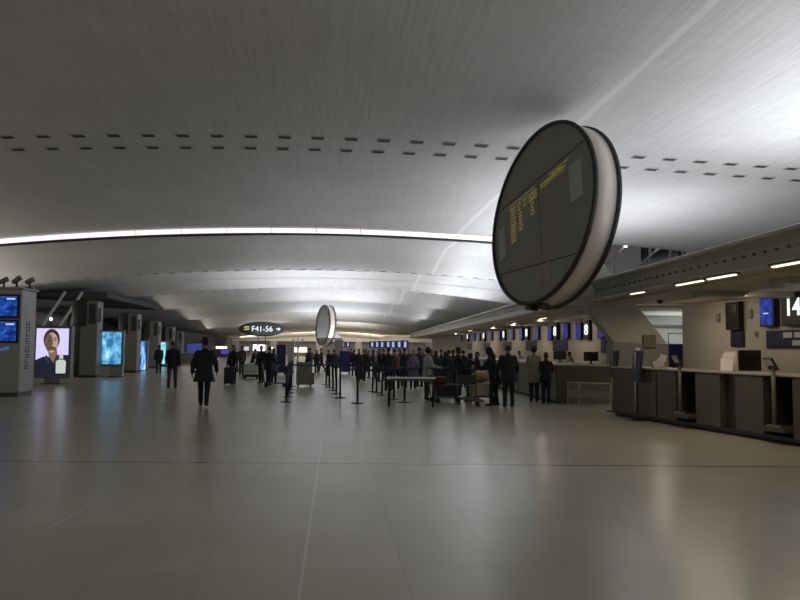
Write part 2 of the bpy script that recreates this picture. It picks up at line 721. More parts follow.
# ceiling vents in double rows
vm = MB()
vm.box(-.17, .17, -.14, .14, -.012, .03, 0)
for sx in (-1, 1):
    vm.box(sx * .185 - .012, sx * .185 + .012, -.15, .15, -.022, .03, 1)
for sy in (-1, 1):
    vm.box(-.17, .17, sy * .145 - .012, sy * .145 + .012, -.022, .03, 1)
vmesh = vm.mesh('ceiling_vent', [M_vent, M_conc])


def vents(fn, y, xs, label, group):
    for x in xs:
        o = obj('ceiling_vent', vmesh, None, (x, y, fn(x, y) + .0))
        dzx = (fn(x + .1, y) - fn(x - .1, y)) / .2
        dzy = (fn(x, y + .1) - fn(x, y - .1)) / .2
        o.rotation_euler = (math.atan(dzy), -math.atan(dzx), 0)
        tag(o, label, 'ceiling vent', group)


vents(z_shell1, 21.8, [-13.2 + .972 * i for i in range(29)], 'dark ceiling vent in the upper nearer line of the large double row', 'vents of the upper line in the large double row')
vents(z_shell1, 23.15, [-13.5 + .985 * i for i in range(30)], 'dark ceiling vent in the lower farther line of the large double row', 'vents of the lower line in the large double row')
vents(z_shell2, 49.6, [-20 + 1.05 * i for i in range(32)], 'small dark ceiling vent in the first row beyond the lit strip', 'vents of the first row beyond the lit strip')
vents(z_shell2, 51.2, [-20.4 + 1.05 * i for i in range(32)], 'small dark ceiling vent in the second row beyond the lit strip', 'vents of the second row beyond the lit strip')
vents(z_shell2, 66.3, [-20 + 1.05 * i for i in range(36)], 'tiny dark ceiling vent in the distant row third beyond the lit strip', 'vents of the third row beyond the lit strip')
vents(z_shell2, 68.3, [-20.4 + 1.05 * i for i in range(36)], 'tiny dark ceiling vent in the farthest row of the waved ceiling', 'vents of the farthest row')

# truss struts and lamps in the light well at right
for i, (pa, pb, Y, lab) in enumerate((((613, 262), (613, 238), 41, 'upright pale truss bar nearest the big round board'),
                                      ((613, 258), (626, 245), 41, 'slanting pale truss bar with a lamp at its top, left of the pair'),
                                      ((632, 272), (661, 246), 41, 'long slanting pale truss bar above the check-in canopy, right of the pair'),
                                      ((650, 255), (650, 243), 41.5, 'short upright truss bar by the dark glazing'),
                                      ((668, 268), (672, 245), 40.3, 'truss bar crossing in front of the dark glazing'),
                                      ((684, 262), (683, 243), 39.3, 'rightmost upright truss bar in front of the dark glazing'),
                                      )):
    a, b = P(*pa, Y), P(*pb, Y)
    d = (b - a).normalized()
    a2 = a - d * (a.z - 3.6) / max(.3, d.z) if a.z > 3.6 else a
    b2 = b + d * .5
    t = MB().tube(a2, b2, .075, n=10).build('truss_bar', M_mauve)
    tag(t, lab, 'truss bar')
    if i in (1, 2):
        l = thing('spot_lamp', 'small white lamp at the top of the %s slanting truss bar' % ('short' if i == 1 else 'long'), 'lamp', b + Vector((-.1, -.2, 0)))
        MB().tube((0, 0, -.14), (0, 0, .14), .09, n=10).build('bulb', M_lampw, l)
        MB().tube((0, 0, .14), (0, .12, .22), .05, n=8).build('bracket', M_dsteel, l)

# ------------------------------------------------------------------ canopies over the check-in desks


def canopy(name, x0, y0, x1, y1, depth, nozzles, lamps, zb=2.9, zt=3.5):
    L_ = math.hypot(x1 - x0, y1 - y0)
    rz = math.atan2(y1 - y0, x1 - x0)
    r = thing(name, None, None, (x0, y0, 0), rz)
    for kx in ('label', 'category'):
        if kx in r:
            del r[kx]
    r['kind'] = 'structure'
    side = 1      # local +y is to the right of the hall when running towards the camera
    # bull-nosed section: (depth from lip, z)
    prof = [(0.0, zt), (-.04, zt - .03), (-.045, zt - .09), (.02, zt - .13), (.08, zt - .22), (.10, zt - .32), (.085, zt - .42),
            (.03, zt - .5), (-.03, zt - .53), (-.03, zb + .02), (0.0, zb), (depth, zb), (depth, zt), (.2, zt + .02)]
    MB().prism(prof, 0, L_, lambda u, v, w_: Vector((w_, u, v))).build('fascia', M_canopy, r)
    MB().box(.05, L_ - .05, .35, depth - .02, zb - .045, zb - .001).build('soffit_board', M_soffit, r)
    nz = MB()
    nz.tube((0, .11, 0), (0, .055, 0), .03, .022, 10)
    nme = nz.mesh('air_nozzle', mat('olive_nozzle', (.14, .13, .105), .5))
    for i in range(nozzles):
        o = obj('air_nozzle', nme, r, (.35 + (L_ - .6) * i / nozzles, .0, zt - .30))
    return r, L_


A = Vector((7.25, 20.75))
B = Vector((6.93, 6.5))
cn, L1 = canopy('ceiling_canopy', A.x, A.y, B.x, B.y, 5.2, 40, 0)
# box beams crossing the soffit
for s_ in (4.4, 7.6, 10.8):
    MB().box(s_, s_ + .55, .9, 5.1, 2.74, 2.86).build('soffit_beam', M_soffit2, cn)

C2 = Vector((9.0, 66.0))
D2 = Vector((7.25, 22.4))
cn2, L2 = canopy('ceiling_canopy', C2.x, C2.y, D2.x, D2.y, 4.6, 60, 0)
for s_ in fr(3, L2 - 3, 6.2):
    MB().box(s_, s_ + .6, .9, 4.5, 2.72, 2.86).build('soffit_beam', M_soffit2, cn2)
E2 = Vector((10.4, 104))
cn3, L3 = canopy('ceiling_canopy', E2.x, E2.y, 9.05, 67, 4.4, 30, 0)


def strip(x, y, ang, ln, label, group=None, power=0, z=2.9, tint=(1, .80, .55)):
    t = thing('strip_lamp', label, 'strip lamp', (x, y, z), ang, group)
    MB().box(-ln / 2, ln / 2, -.08, .08, -.075, -.044).build('housing', M_dsteel, t, .006)
    MB().box(-ln / 2 + .02, ln / 2 - .02, -.032, .032, -.10, -.075).build('tube', M_warm, t, .01)
    if power:
        ld = bpy.data.lights.new('strip_light', 'AREA')
        ld.shape = 'RECTANGLE'
        ld.size, ld.size_y = ln, .14
        ld.energy = power
        ld.color = tint
        lo = bpy.data.objects.new('strip_light', ld)
        COL.objects.link(lo)
        lo.location = (x, y, z - .12)
        lo.rotation_euler = (0, 0, ang)
    return t


ANG1 = math.atan2(B.y - A.y, B.x - A.x)
for (pa, pb, lab, pw) in (((630, 295), (645, 292.5), 'short warm strip lamp on the canopy soffit next to the sloping pylon', 2),
                          ((675, 286.5), (705, 281), 'warm strip lamp under the canopy, farther one of the middle pair', 9),
                          ((706, 280.5), (738, 275), 'warm strip lamp under the canopy, nearer one of the middle pair', 9),
                          ((770, 268.5), (815, 260.5), 'warm strip lamp under the canopy above the number 14', 11)):
    a, b = G(*pa, 2.8), G(*pb, 2.8)
    c = (a + b) / 2
    strip(c.x, c.y, math.atan2(b.y - a.y, b.x - a.x), (b - a).length * .9, lab, None, pw)
ANG2 = math.atan2(D2.y - C2.y, D2.x - C2.x)
for i, (px, py) in enumerate(((542, 319), (513, 324), (492, 327.5), (470, 331), (455, 333.5))):
    c = G(px, py, 2.8)
    if c.y > 64 or c.y < 5:
        c = Vector((9.2, 60, 0))
    strip(c.x, c.y, ANG2, 1.5, 'warm strip lamp under the distant canopy, %s from the big round board' % ('first', 'second', 'third', 'fourth', 'fifth')[i], None, 22)

# back walls of the desks
struct(MB().box(10.3, 10.6, 5, 21.5, 0, 2.92).build('wall_right', M_wall))
struct(MB().box(10.6, 14.2, 21.2, 21.5, 0, 2.92).build('wall_right', M_wall))
struct(MB().box(9.9, 15.5, 26.2, 26.5, 0, 2.86).build('wall_right', M_white))
struct(MB().box(9.9, 15.5, 26.05, 26.2, 2.35, 2.45).build('trim_3', M_dsteel))
mbw = MB()
ang = math.atan2(104 - 26.5, 13.6 - 10.3)
struct(MB().box(0, 78, -.3, 0, 0, 2.9).build('wall_right', M_wall, None, 0, (10.3, 26.5, 0), ang))


def wallX(y):
    return 10.3 + (y - 26.5) / (104 - 26.5) * 3.3 if y > 24 else 10.3


# ------------------------------------------------------------------ sloping pylons and round boards
DS = .92
DC = P(540.3, 213.5, 20 * DS)
DN = Vector((-.95, -.282, .126)).normalized()


def pylon(y0, y1, poly, base, label):
    t = thing('pylon', label, 'pylon', (0, 0, 0))
    cx = sum(p[0] for p in base) / 2
    t.location = (cx, (y0 + y1) / 2, 0)
    o = (cx, (y0 + y1) / 2)
    MB().prism([(x - o[0], z) for x, z in poly], y0 - o[1], y1 - o[1], lambda u, v, w_: Vector((u, w_, v))).build('sloping_leg', M_conc, t, .02)
    MB().box(base[0][0] - o[0], base[1][0] - o[0], y0 - .05 - o[1], y1 + .05 - o[1], 0, base[0][1]).build('base_block', M_column, t, .02)
    return t


def xz(px, py, Y):
    p = P(px, py, Y)
    return (p.x, p.z)


PY = 21.05
poly = [xz(614, 343, PY), xz(667, 343, PY), xz(600, 258, PY), xz(549, 191, PY), xz(547.5, 253, PY)]
py_ = pylon(PY, PY + .45, poly, [xz(612, 343, PY), xz(668, 343, PY)], 'pale sloping concrete pylon behind the big round board')
hb = DC - DN * (.66 * DS + .13) - Vector(py_.location)
ta = Vector((6.35, PY + .2, 4.55)) - Vector(py_.location)
MB().tube(ta, hb, .22, .2, 16).build('support_arm', M_dsteel, py_)
MB().box(.06, .42, -.36, -.23, 1.62, 1.98).build('junction_box', mat('olive_box', (.12, .115, .08), .5), py_, .01)


def board(c, n, R, T, label, detail, face_mat, rollc):
    z = n
    h = n.cross(Vector((0, 0, 1))).normalized() * -1     # to the right when facing the board
    h = Vector((0, 0, 1)).cross(n).normalized()
    u = n.cross(h)
    Mx = Matrix((h, u, n)).transposed()
    t = thing('flight_board', label, 'flight board', c)
    t.rotation_euler = Mx.to_euler()
    N = 72
    MB().lathe([(R - .03, -T), (R - .03, 0.0)], N).build('drum', M_drumside, t)
    for nm, z0 in (('front_rim', -.02), ('back_rim', -T - .06)):
        m = MB()
        prof = [(R - .075, z0), (R - .02, z0 - .02), (R + .02, z0), (R + .03, z0 + .05), (R + .015, z0 + .09), (R - .04, z0 + .1), (R - .075, z0 + .08)]
        vs, fs = [], []
        for r, zz in prof:
            for i in range(N):
                a = 2 * PI * i / N
                vs.append((r * math.cos(a), r * math.sin(a), zz))
        k = len(prof)
        for j in range(k):
            for i in range(N):
                j2 = (j + 1) % k
                fs.append((j * N + i, j * N + (i + 1) % N, j2 * N + (i + 1) % N, j2 * N + i))
        m.add(vs, fs, 0, True)
        m.build(nm, M_rim, t)
    MB().lathe([(R - .07, .0), (R - .07, .02)], N).build('display_glass', face_mat, t)
    MB().lathe([(R - .2, -T - .05), (R - .07, -T)], N).build('back_plate', M_drum, t)
    hub = MB().tube((0, 0, -T - .12), (0, 0, -T - .02), .5, .55, 20)
    hub.build('hub', M_dsteel, t)
    RO = Matrix.Rotation(rollc, 4, 'Z')
    if detail:
        def rows(name, m_, rects, z=.026, parent=t, RO=RO):
            q = MB()
            s = R / 2.54
            for x0, x1, y0, y1 in rects:
                q.box(x0 * s, x1 * s, y0 * s, y1 * s, .0195, z, 0, RO)
            return q.build(name, m_, parent)

        def chord(y, mrg=.16):
            return math.sqrt(max(0.01, (2.54 - mrg) ** 2 - y * y))
        rows('panel_seam', M_boardline, [(-chord(1.06), chord(1.06), 1.045, 1.08), (-.008, .008, -1.3, 1.045)])
        rows('panel_seam', M_boardline, [(-chord(-1.45), chord(-1.45), -1.47, -1.44)], RO=Matrix.Rotation(math.radians(3), 4, 'Z'))
        # unlit rows
        un = []
        for i in range(20):
            y = .55 - i * .1
            for xa, xb in ((-1.45, -.1), (.1, 1.2)):
                if i < 11 and xa < 0:
                    continue
                un.append((xa, xb, y - .02, y + .02))
        rows('unlit_rows', M_boardrow, un, .023)
        rnd = random.Random(7)
        am, li = [], []

        def word(dst, x, y, ln, h_=.055):
            e = x + ln
            while x < e:
                w_ = rnd.uniform(.025, .045)
                dst.append((x, x + w_, y - h_ / 2 + rnd.uniform(0, .015), y + h_ / 2 - rnd.uniform(0, .012)))
                x += w_ + rnd.uniform(.015, .05)
        word(am, -1.5, .92, 1.3, .035)
        word(am, .55, .92, .85, .035)
        for i in range(3):
            y = .80 - i * .10
            word(li if i == 1 else am, -1.5, y, .28)
            for x_ in (-1.1, -.8, -.5, -.28):
                word(li if (i == 1 and x_ < -.7) else am, x_, y, .17)
        word(am, .12, .80, 1.2)
        word(li, .7, .86, .5)
        word(li, .12, .70, .35)
        word(am, .5, .72, .75, .03)
        for i in range(8):
            y = .48 - i * .105
            word(am, -1.5, y, .26)
            if i < 6:
                word(am, -1.05, y, .16)
            if i in (0, 1, 2, 3):
                word(am, -.42, y, .14)
        rows('amber_lettering', M_amber, am)
        rows('green_lettering', M_lime, li)
        rows('side_insert', M_boardpale, [(1.45, 1.98, -.42, .66)], .04)
        rows('side_insert', M_boardpale, [(-2.2, -1.82, -.6, .45)], .04)
        rows('foot_insert', M_boardrow, [(-.35, .0, -2.1, -1.6), (.05, .35, -2.15, -1.55)], .03)
        MB().box(-.25, .0, -R - .12, -R + .02, -.25, .0, 0).box(.18, .36, -R - .1, -R + .03, -.35, -.1).build('foot_fixing', M_dsteel, t)
    else:
        q = MB()
        for x0, x1, y0, y1 in ((-1.9, 1.9, 1.1, 1.16),):
            q.box(x0, x1, y0, y1, .0195, .03)
        q.build('panel_seam', M_boardline, t)
        MB().lathe([(R * .8, .0195), (R * .8, .03)], 48).build('grey_centre', mat('pale_grey_display', (.14, .14, .13), .4), t)
    return t


board(DC, DN, 2.54 * DS, .66 * DS, 'large tilted round flight board with black rim and amber rows', True, M_board, math.radians(16))
# second one far down the hall
Y2 = 76
DC2 = P(323, 325, Y2)
DN2 = Vector((-.93, -.36, .06)).normalized()
board(DC2, DN2, 2.03, .58, 'small distant round board with pale rim, seen over the far crowd', False, mat('pale_smoked_glass', (.06, .06, .055), .35), 0)
Yp = Y2 + 1.0
pylon(Yp, Yp + .6, [xz(335, 340.5, Yp), xz(343, 340.5, Yp), xz(334, 327, Yp), xz(330, 323, Yp), xz(329, 330, Yp)],
      [xz(335, 340.3, Yp), xz(343.5, 340.3, Yp)], 'distant pale sloping pylon holding the small round board')

# ------------------------------------------------------------------ wall screens


def wall_screen(px, py, w_, h_, m_, label, name='wall_monitor', cat='monitor', group=None, t_=.14, txt=None, X=None):
    X0 = 10.3
    p = PX(px, py, X0)
    for _ in range(4):
        X0 = wallX(p.y)
        p = PX(px, py, X0 - .12)
    t = thing(name, label, cat, (wallX(p.y), p.y, p.z), 0, group)
    # local: faces -X
    MB().box(-t_, .0, -w_ / 2, w_ / 2, -h_ / 2, h_ / 2).build('case', M_black, t, .012)
    MB().box(-t_ - .012, -t_ + .004, -w_ / 2 + .05, w_ / 2 - .05, -h_ / 2 + .05, h_ / 2 - .05).build('screen', m_, t)
    if txt:
        me = text_mesh(txt[0], txt[1], .006, M_white_e, txt[2])
        o = obj('number', me, t, (-t_ - .02, 0, -.01))
        o.rotation_euler = (PI / 2, 0, -PI / 2)
        o.scale = (1.45 if txt[0] == '8' else 1.0, .9, 1)
    return t


M_off = mat('switched_off_screen', (.015, .014, .012), .2)
wall_screen(733, 316, .62, .72, M_off, 'switched off black monitor on the beige wall, farthest along', t_=.16)
m1 = wall_screen(768, 312, .58, .70, M_bluescr, 'lit blue monitor on the wall left of number 14', t_=.16)
MB().box(-.18, -.165, -.10, .10, -.05, -.02).build('screen_line', emat('pale_blue_line', (.3, .5, .9), .9), m1)
wall_screen(795, 307.5, .95, .80, M_black, 'black monitor showing a bright white number 14 at picture edge', t_=.16, txt=('14', .60, .008))
wall_screen(734, 338.5, .62, .42, M_sgn, 'small square navy sign below the switched off monitor', 'wall_sign', 'sign', t_=.05)
sg = wall_screen(787, 339, 1.9, .42, M_sgn, 'wide navy sign band with pale labels below number 14', 'wall_sign', 'sign', t_=.05)
M_lab = mat('pale_label', (.34, .33, .32), .6)
for (a, b, z0, z1) in ((-.12, .22, .03, .15), (-.52, -.2, .03, .15), (-.42, -.12, -.15, -.03)):
    MB().box(-.075, -.06, a, b, z0, z1).build('label_plate', M_lab, sg)
for (px, py, lab) in ((718, 318, 'small grey wall plate left of the switched off monitor'), (750, 314, 'small grey wall plate between the two monitors'), (756, 334, 'tiny grey wall socket beside the navy sign band')):
    p = PX(px, py, 10.28)
    s_ = .09 if py < 330 else .05
    tag(MB().box(-.03, .02, -s_, s_, -s_ * 1.2, s_ * 1.2).build('wall_plate', mat('grey_plate', (.18, .17, .14), .5), None, .005, (10.28, p.y, p.z)), lab, 'wall plate')

ords = ('first', 'second', 'third', 'fourth', 'fifth', 'sixth')
sets = [(600, 329, 583.5, 328.5, 567, 331), (566, 331, 555.5, 331.5, 549.5, 333), (537, 333, 527, 333, 521, 334), (512, 334, 504, 334.5, 499, 335.2),
        (491, 335.5, 484, 335.8, 479, 336.3), (474, 336.6, 467.7, 336.8, 461, 337.3)]
sets[0] = (600.5, 328.5, 587, 330, 578.5, 331)
for i, (a, ya, b, yb, c, yc) in enumerate(sets):
    o_ = ords[i]
    wall_screen(a, ya, .72, .74, M_violet if i < 2 else M_busy, 'blue monitor right of the %s white 8 from the pylon' % o_, 'wall_monitor', 'monitor')
    wall_screen(b, yb, .62, .82, M_black, 'black monitor showing a white 8, %s from the sloping pylon' % o_, 'wall_monitor', 'monitor', txt=('8', .66, .008))
    wall_screen(c, yc, .72, .74, M_violet if i < 2 else M_busy, 'blue monitor left of the %s white 8 from the pylon' % o_, 'wall_monitor', 'monitor')
    if i == 0:
        wall_screen(601.5, 345.5, .6, .55, M_sgn, 'small navy sign below the blue monitor next to the pylon', 'wall_sign', 'sign', t_=.05)
    else:
        px = (a + c) / 2 + 1
        wall_screen(px, (yb + 347) / 2 + 6.5 - i * .4, 2.5, .55, M_sgn if i < 3 else M_redsgn, '%s navy sign band under the %s white 8 from the pylon' % ('long' if i < 3 else 'plum and', o_), 'wall_sign', 'sign', t_=.05)

# farther rows of small desk monitors
k = 0
for px in (343, 348, 372, 377, 382, 388, 393, 399, 405):
    Y = 62 + (405 - px) * .55 if px > 360 else 100
    p = P(px, 344.5, Y)
    t = thing('hanging_monitor', 'tiny bright desk monitor in the far row above the queue, %s from the left' %
              ('first', 'second', 'third', 'fourth', 'fifth', 'sixth', 'seventh', 'eighth', 'ninth')[k], 'monitor', (p.x, Y, 0))
    hh = .34
    MB().box(-.3, .3, -.08, .08, p.z - hh, p.z + hh).build('case', M_blue, t, .01)
    MB().box(-.1, .12, -.1, -.075, p.z - hh + .1, p.z + hh - .1).build('screen', emat('pale_screen_glow', (.45, .55, 1.0), .75), t)
    MB().tube((0, .0, 0), (0, .0, p.z - hh), .05, n=8).build('post', M_dsteel, t)
    k += 1

# ------------------------------------------------------------------ check-in counters


def counter(loc, rz, length, depth, panels, label, h=1.12, scale_bays=()):
    """local x along the front, y away from the hall"""
    t = thing('check_in_counter', label, 'check-in counter', loc, rz)
    m = MB()
    x = 0.0
    segs = []
    for a, b in scale_bays:
        segs.append((x, a))
        x = b
    segs.append((x, length))
    for a, b in segs:
        m.box(a, b, .16, depth, .1, h)
    m.build('carcass', M_recess, t)
    MB().box(0, length, .1, depth - .03, 0, .1).build('plinth', M_black, t)
    for a, b in panels:
        MB().box(a, b, .02, .16, .12, h - .02).build('front_panel', M_counter, t, .008)
    MB().box(-.02, length + .02, 0, depth + .04, h, h + .035).build('worktop', M_top, t, .008)
    for a, b in scale_bays:
        MB().box(a + .02, b - .02, -.12, depth - .1, .2, .28).build('scale_platform', M_counter, t, .008)
        MB().box(a + .02, b - .02, depth - .1, depth - .05, .1, h).build('bay_back', M_recess, t)
    MB().box(0, length, .06, .1, .06, .12).build('kick_rail', M_dsteel, t)
    return t


a, b = G(612, 415.5), G(800, 447.5)
d = (b - a).normalized()
CA = math.atan2(d.y, d.x)
counter(a, CA, 8.6, .85, [(.03, .95), (1.08, 1.75), (1.8, 2.48), (3.1, 3.82), (4.25, 4.95), (5.62, 6.4), (6.8, 7.5)],
        'long dark bronze check-in counter under the near canopy', 1.12, [(2.5, 3.06), (5.0, 5.58)])


def on_counter(s, y, z=0.0):
    p = a + d * s + Vector((-d.y, d.x, 0)) * y
    return Vector((p.x, p.y, z))


dk = thing('staff_desk', 'low staff desk hidden behind the near check-in counter', 'desk', on_counter(.3, 1.6), CA)
MB().box(0, 8, 0, .7, .98, 1.02).build('desktop', M_top, dk, .006)
for s_ in (.1, 2.6, 5.2, 7.8):
    MB().box(s_, s_ + .06, .05, .65, 0, .98).build('leg', M_dsteel, dk)


def monitor(p, rz, label, w_=.5, h_=.42):
    t = thing('computer_monitor', label, 'computer monitor', p, rz)
    MB().box(-.12, .12, -.1, .1, 0, .02).build('base', M_black, t, .004)
    MB().box(-.03, .03, -.02, .03, .02, .16).build('neck', M_black, t)
    MB().box(-w_ / 2, w_ / 2, -.05, .03, .1, .1 + h_).build('case', M_black, t, .015)
    MB().box(-w_ / 2 + .03, w_ / 2 - .03, -.056, -.048, .13, .07 + h_).build('screen', M_off, t)
    return t


monitor(on_counter(2.35, 1.9, 1.021), -.15, 'black computer monitor behind the counter, below the small navy sign', .46, .44)
monitor(on_counter(4.75, 1.9, 1.021), -.15, 'black computer monitor behind the counter, below the wide navy sign band', .62, .44)

ct2 = (5.95, 33.5)
MBc = counter((6.3, 33.0, 0), -PI / 2, 12.0, .9, [(i * 1.5 + .05, i * 1.5 + 1.42) for i in range(8)], 'dark counter with bare end panel beyond the glass barrier', 1.08)
MB().box(12.0, 12.06, .02, 1.72, 0, 1.08).build('end_panel', M_counter, MBc, .01)
MB().box(11.2, 12.06, .9, 1.72, 1.08, 1.115).build('end_worktop', M_top, MBc, .006)
counter((6.4, 47.5, 0), -PI / 2 + .03, 13.0, .9, [(i * 1.5 + .05, i * 1.5 + 1.42) for i in range(8)], 'dark check-in counter farther along, behind the queue', 1.08)
counter((7.4, 64, 0), -PI / 2 + .05, 15.0, .9, [(i * 1.5 + .05, i * 1.5 + 1.42) for i in range(9)], 'farthest dark check-in counter in the hall', 1.08)
dk2 = thing('staff_desk', 'staff desk with monitors behind the counter beyond the glass barrier', 'desk', (8.0, 34, 0), -PI / 2)
MB().box(0, 11.5, -.0, .7, 1.03, 1.07).build('desktop', M_top, dk2, .006)
for s_ in (.1, 3.8, 7.6, 11.3):
    MB().box(s_, s_ + .06, .05, .65, 0, 1.03).build('leg', M_dsteel, dk2)
for px, lab in ((591, 'black computer monitor nearest the pylon on the far desk'), (560, 'black computer monitor second from the pylon on the far desk')):
    p = PX(px, 366, 8.3)
    monitor((8.3, p.y, 1.071), -.2, lab, .46, .30)

# leaflets, papers and small items on the counter
t = thing('leaflet_holder', 'tilted holder of white leaflets on the near counter', 'leaflet holder', on_counter(3.55, .4, 1.156), -.55)
MB().box(-.14, .14, -.1, .1, 0, .012).build('base', M_steel, t, .004)
for i in range(4):
    mx = Matrix.Translation((0, -.07 + i * .05, .012 + i * .045)) @ Matrix.Rotation(-.35, 4, 'X')
    MB().box(-.11 + .02 * i, .11 + .02 * i, 0, .012, 0, .24, 0, mx).build('leaflets', M_paper if i % 2 == 0 else M_papery, t)
MB().box(-.12, .12, .09, .1, 0, .2).build('back', M_steel, t)
t = thing('leaflet_holder', 'small stand of cream papers beside the navy screen on the counter', 'leaflet holder', on_counter(1.35, .4, 1.156), -.4)
MB().box(-.12, .12, -.08, .08, 0, .012).build('base', M_steel, t, .004)
for i, (x_, z_, s_) in enumerate(((-.06, .012, .15), (.02, .03, .2), (.05, .14, .16))):
    mx = Matrix.Translation((x_, -.03 + i * .03, z_)) @ Matrix.Rotation(-.3, 4, 'X') @ Matrix.Rotation(.25 * (i - 1), 4, 'Y')
    MB().box(-.07, .07, 0, .012, 0, s_, 0, mx).build('paper', M_papery if i != 2 else M_paper, t)
t = thing('desk_phone', 'small black desk telephone beside the cream papers', 'telephone', on_counter(1.05, .5, 1.156), -.4)
MB().prism([(-.1, 0), (.1, 0), (.1, .07), (-.1, .03)], -.09, .09, lambda u, v, w_: Vector((w_, u, v))).build('body', M_black, t, .006)
MB().caps((-.07, -.02, .1), (-.07, .09, .13), .022).build('handset', M_black, t)

# scale display posts in the counter bays


def display_post(s, label):
    t = thing('display_post', label, 'display post', on_counter(s, -.06, .281), CA)
    MB().box(-.16, .16, -.03, .03, 0, .03).box(-.03, .03, -.05, .12, 0, .03).build('foot', M_steel, t, .006)
    MB().tube((0, 0, .03), (0, 0, .98), .035, n=12).build('post', mat('grey_brown_post', (.17, .145, .12), .5, .2), t)
    mx = Matrix.Translation((0, .02, .95)) @ Matrix.Rotation(.6, 4, 'X')
    MB().box(-.10, .10, -.02, .02, 0, .24, 0, mx).build('head', M_dsteel, t, .006)
    mx2 = Matrix.Translation((0, .02, .95)) @ Matrix.Rotation(.6, 4, 'X')
    MB().box(-.075, .075, -.028, -.021, .1, .22, 0, mx2).build('display', M_papery, t)


display_post(2.72, 'grey post with tilted head in the counter bay, farther one')
display_post(5.3, 'grey post with tilted head in the counter bay at picture edge')


def queue_sign(p, rz, label, tip):
    t = thing('sign_post', label, 'sign post', p, rz)
    MB().lathe([(.17, 0), (.17, .015), (.05, .03)], 20).build('base', M_dsteel, t)
    MB().tube((0, 0, .03), (.0, 0, 1.5), .028, n=12).build('post', M_steel, t)
    mx = Matrix.Translation((-.02, -.04, .85)) @ Matrix.Rotation(.12, 4, 'Y')
    MB().box(-.035, .035, -.17, .17, 0, .68, 0, mx).build('panel', mat('navy_grey_sign', (.03, .035, .06), .4), t, .01)
    if tip:
        MB().ell((.06, 0, 1.545), (.05, .07, .05)).build('white_cap', M_paper, t)


p = G(636, 420.5)
queue_sign(p, .1, 'slim sign post with navy panel and white cap by the counter', True)
queue_sign(G(613, 411.5), .1, 'slim sign post with dark slanted panel at the counter end', False)

# navy screen with bracket behind the counter
p = P(675, 367, 22.6)
t = thing('partition_screen', 'navy blue standing screen behind the counter against pale wall', 'screen', (p.x, 22.6, 0))
MB().box(-.3, .3, -.02, .02, .35, 1.74).build('panel', M_blue, t, .008)
MB().box(-.32, -.28, -.2, .2, 0, .35).box(.28, .32, -.2, .2, 0, .35).build('foot', M_dsteel, t)
MB().tube((-.2, 0, 1.7), (-.2, 0, 2.07), .012, n=8).tube((-.2, 0, 2.07), (.6, 0, 2.07), .012, n=8).build('bracket', M_black, t)
# ceiling camera
p = G(660, 303, 2.8)
t = thing('dome_camera', 'small dark dome camera under the canopy edge', 'camera', (P(660, 303, 19).x, 19, 2.9))
MB().tube((0, 0, -.06), (0, 0, 0), .09, n=16).build('mount', M_dsteel, t)
MB().ell((0, 0, -.07), (.075, .075, .07)).build('dome', M_black, t)

# glass barrier in front of the counter end
a_, b_ = G(568, 405), G(611, 407.5)
gl = bpy.data.materials.new('clear_greenish_glass')
gl.use_nodes = True
bs = gl.node_tree.nodes['Principled BSDF']
bs.inputs['Base Color'].default_value = (.75, .82, .74, 1)
bs.inputs['Roughness'].default_value = .08
bs.inputs['Transmission Weight'].default_value = .9
bs.inputs['IOR'].default_value = 1.2
t = thing('glass_barrier', 'low glass barrier with pale band at the counter end', 'barrier', a_, math.atan2(b_.y - a_.y, b_.x - a_.x))
Lg = (b_ - a_).length
for x_ in (0, Lg * .27, Lg):
    MB().box(x_ - .015, x_ + .015, -.02, .02, 0, .64).build('post', M_steel, t)
MB().box(.02, Lg * .27 - .02, -.006, .006, .05, .62).box(Lg * .27 + .02, Lg - .02, -.006, .006, .05, .62).build('pane', gl, t)
MB().box(.0, Lg, -.03, -.008, .22, .42).build('pale_band', mat('pale_olive_band', (.25, .24, .18), .4), t)
MB().box(-.02, Lg + .02, -.02, .02, .62, .65).build('rail', M_steel, t)

# ------------------------------------------------------------------ left side: kiosk, lightboxes, columns
p0 = G(18, 397)
KY = p0.y
KX = p0.x
t = thing('information_kiosk', 'tall light grey kiosk with two blue screens at left edge', 'kiosk', (KX, KY, 0))
KH = 3.22
MB().box(-2.2, 0, 0, 1.12, .12, KH).build('body', M_kiosk, t, .03)
MB().box(-2.16, -.04, .04, 1.08, 0, .12).build('plinth', M_dsteel, t)
MB().box(-2.25, .05, -.05, 1.17, KH - .0, KH + .06).build('top_cap', M_kiosk, t, .01)
for za, zb in ((2.34, 3.06), (1.6, 2.3)):
    s_ = MB().box(-1.3, -.06, -.04, .01, za, zb).build('monitor', M_black, t, .01)
    MB().box(-1.24, -.12, -.05, -.035, za + .06, zb - .06).build('screen', M_bluescr2, s_)
    MB().box(-.42, -.17, -.056, -.048, zb - .16, zb - .11).build('screen_line', emat('pale_blue_line2', (.5, .65, 1), .9), s_)
MB().box(-1.2, -.3, -.02, .01, 1.38, 1.5).build('caption_plate', screen_mat('small_blue_caption', (.03, .06, .12), (.12, .25, .55), .5, 8, 2, 4), t)
# sideways lettering (illegible at this size): dark strokes one above another
lt = MB()
rr = random.Random(3)
zz = .82
for grp in range(9):
    hgt = .155
    kind = grp % 5
    y0_, y1_ = .40, .66
    lt.box(.0, .012, y0_, y1_, zz, zz + .03)
    if kind in (0, 2, 4):
        lt.box(.0, .012, y0_, y1_, zz + .09, zz + .12)
    if kind in (0, 1, 3):
        lt.box(.0, .012, y0_, y0_ + .04, zz, zz + .12)
    if kind in (2, 3):
        lt.box(.0, .012, y1_ - .04, y1_, zz, zz + .12)
    zz += .165
lt.build('lettering', M_letter, t)
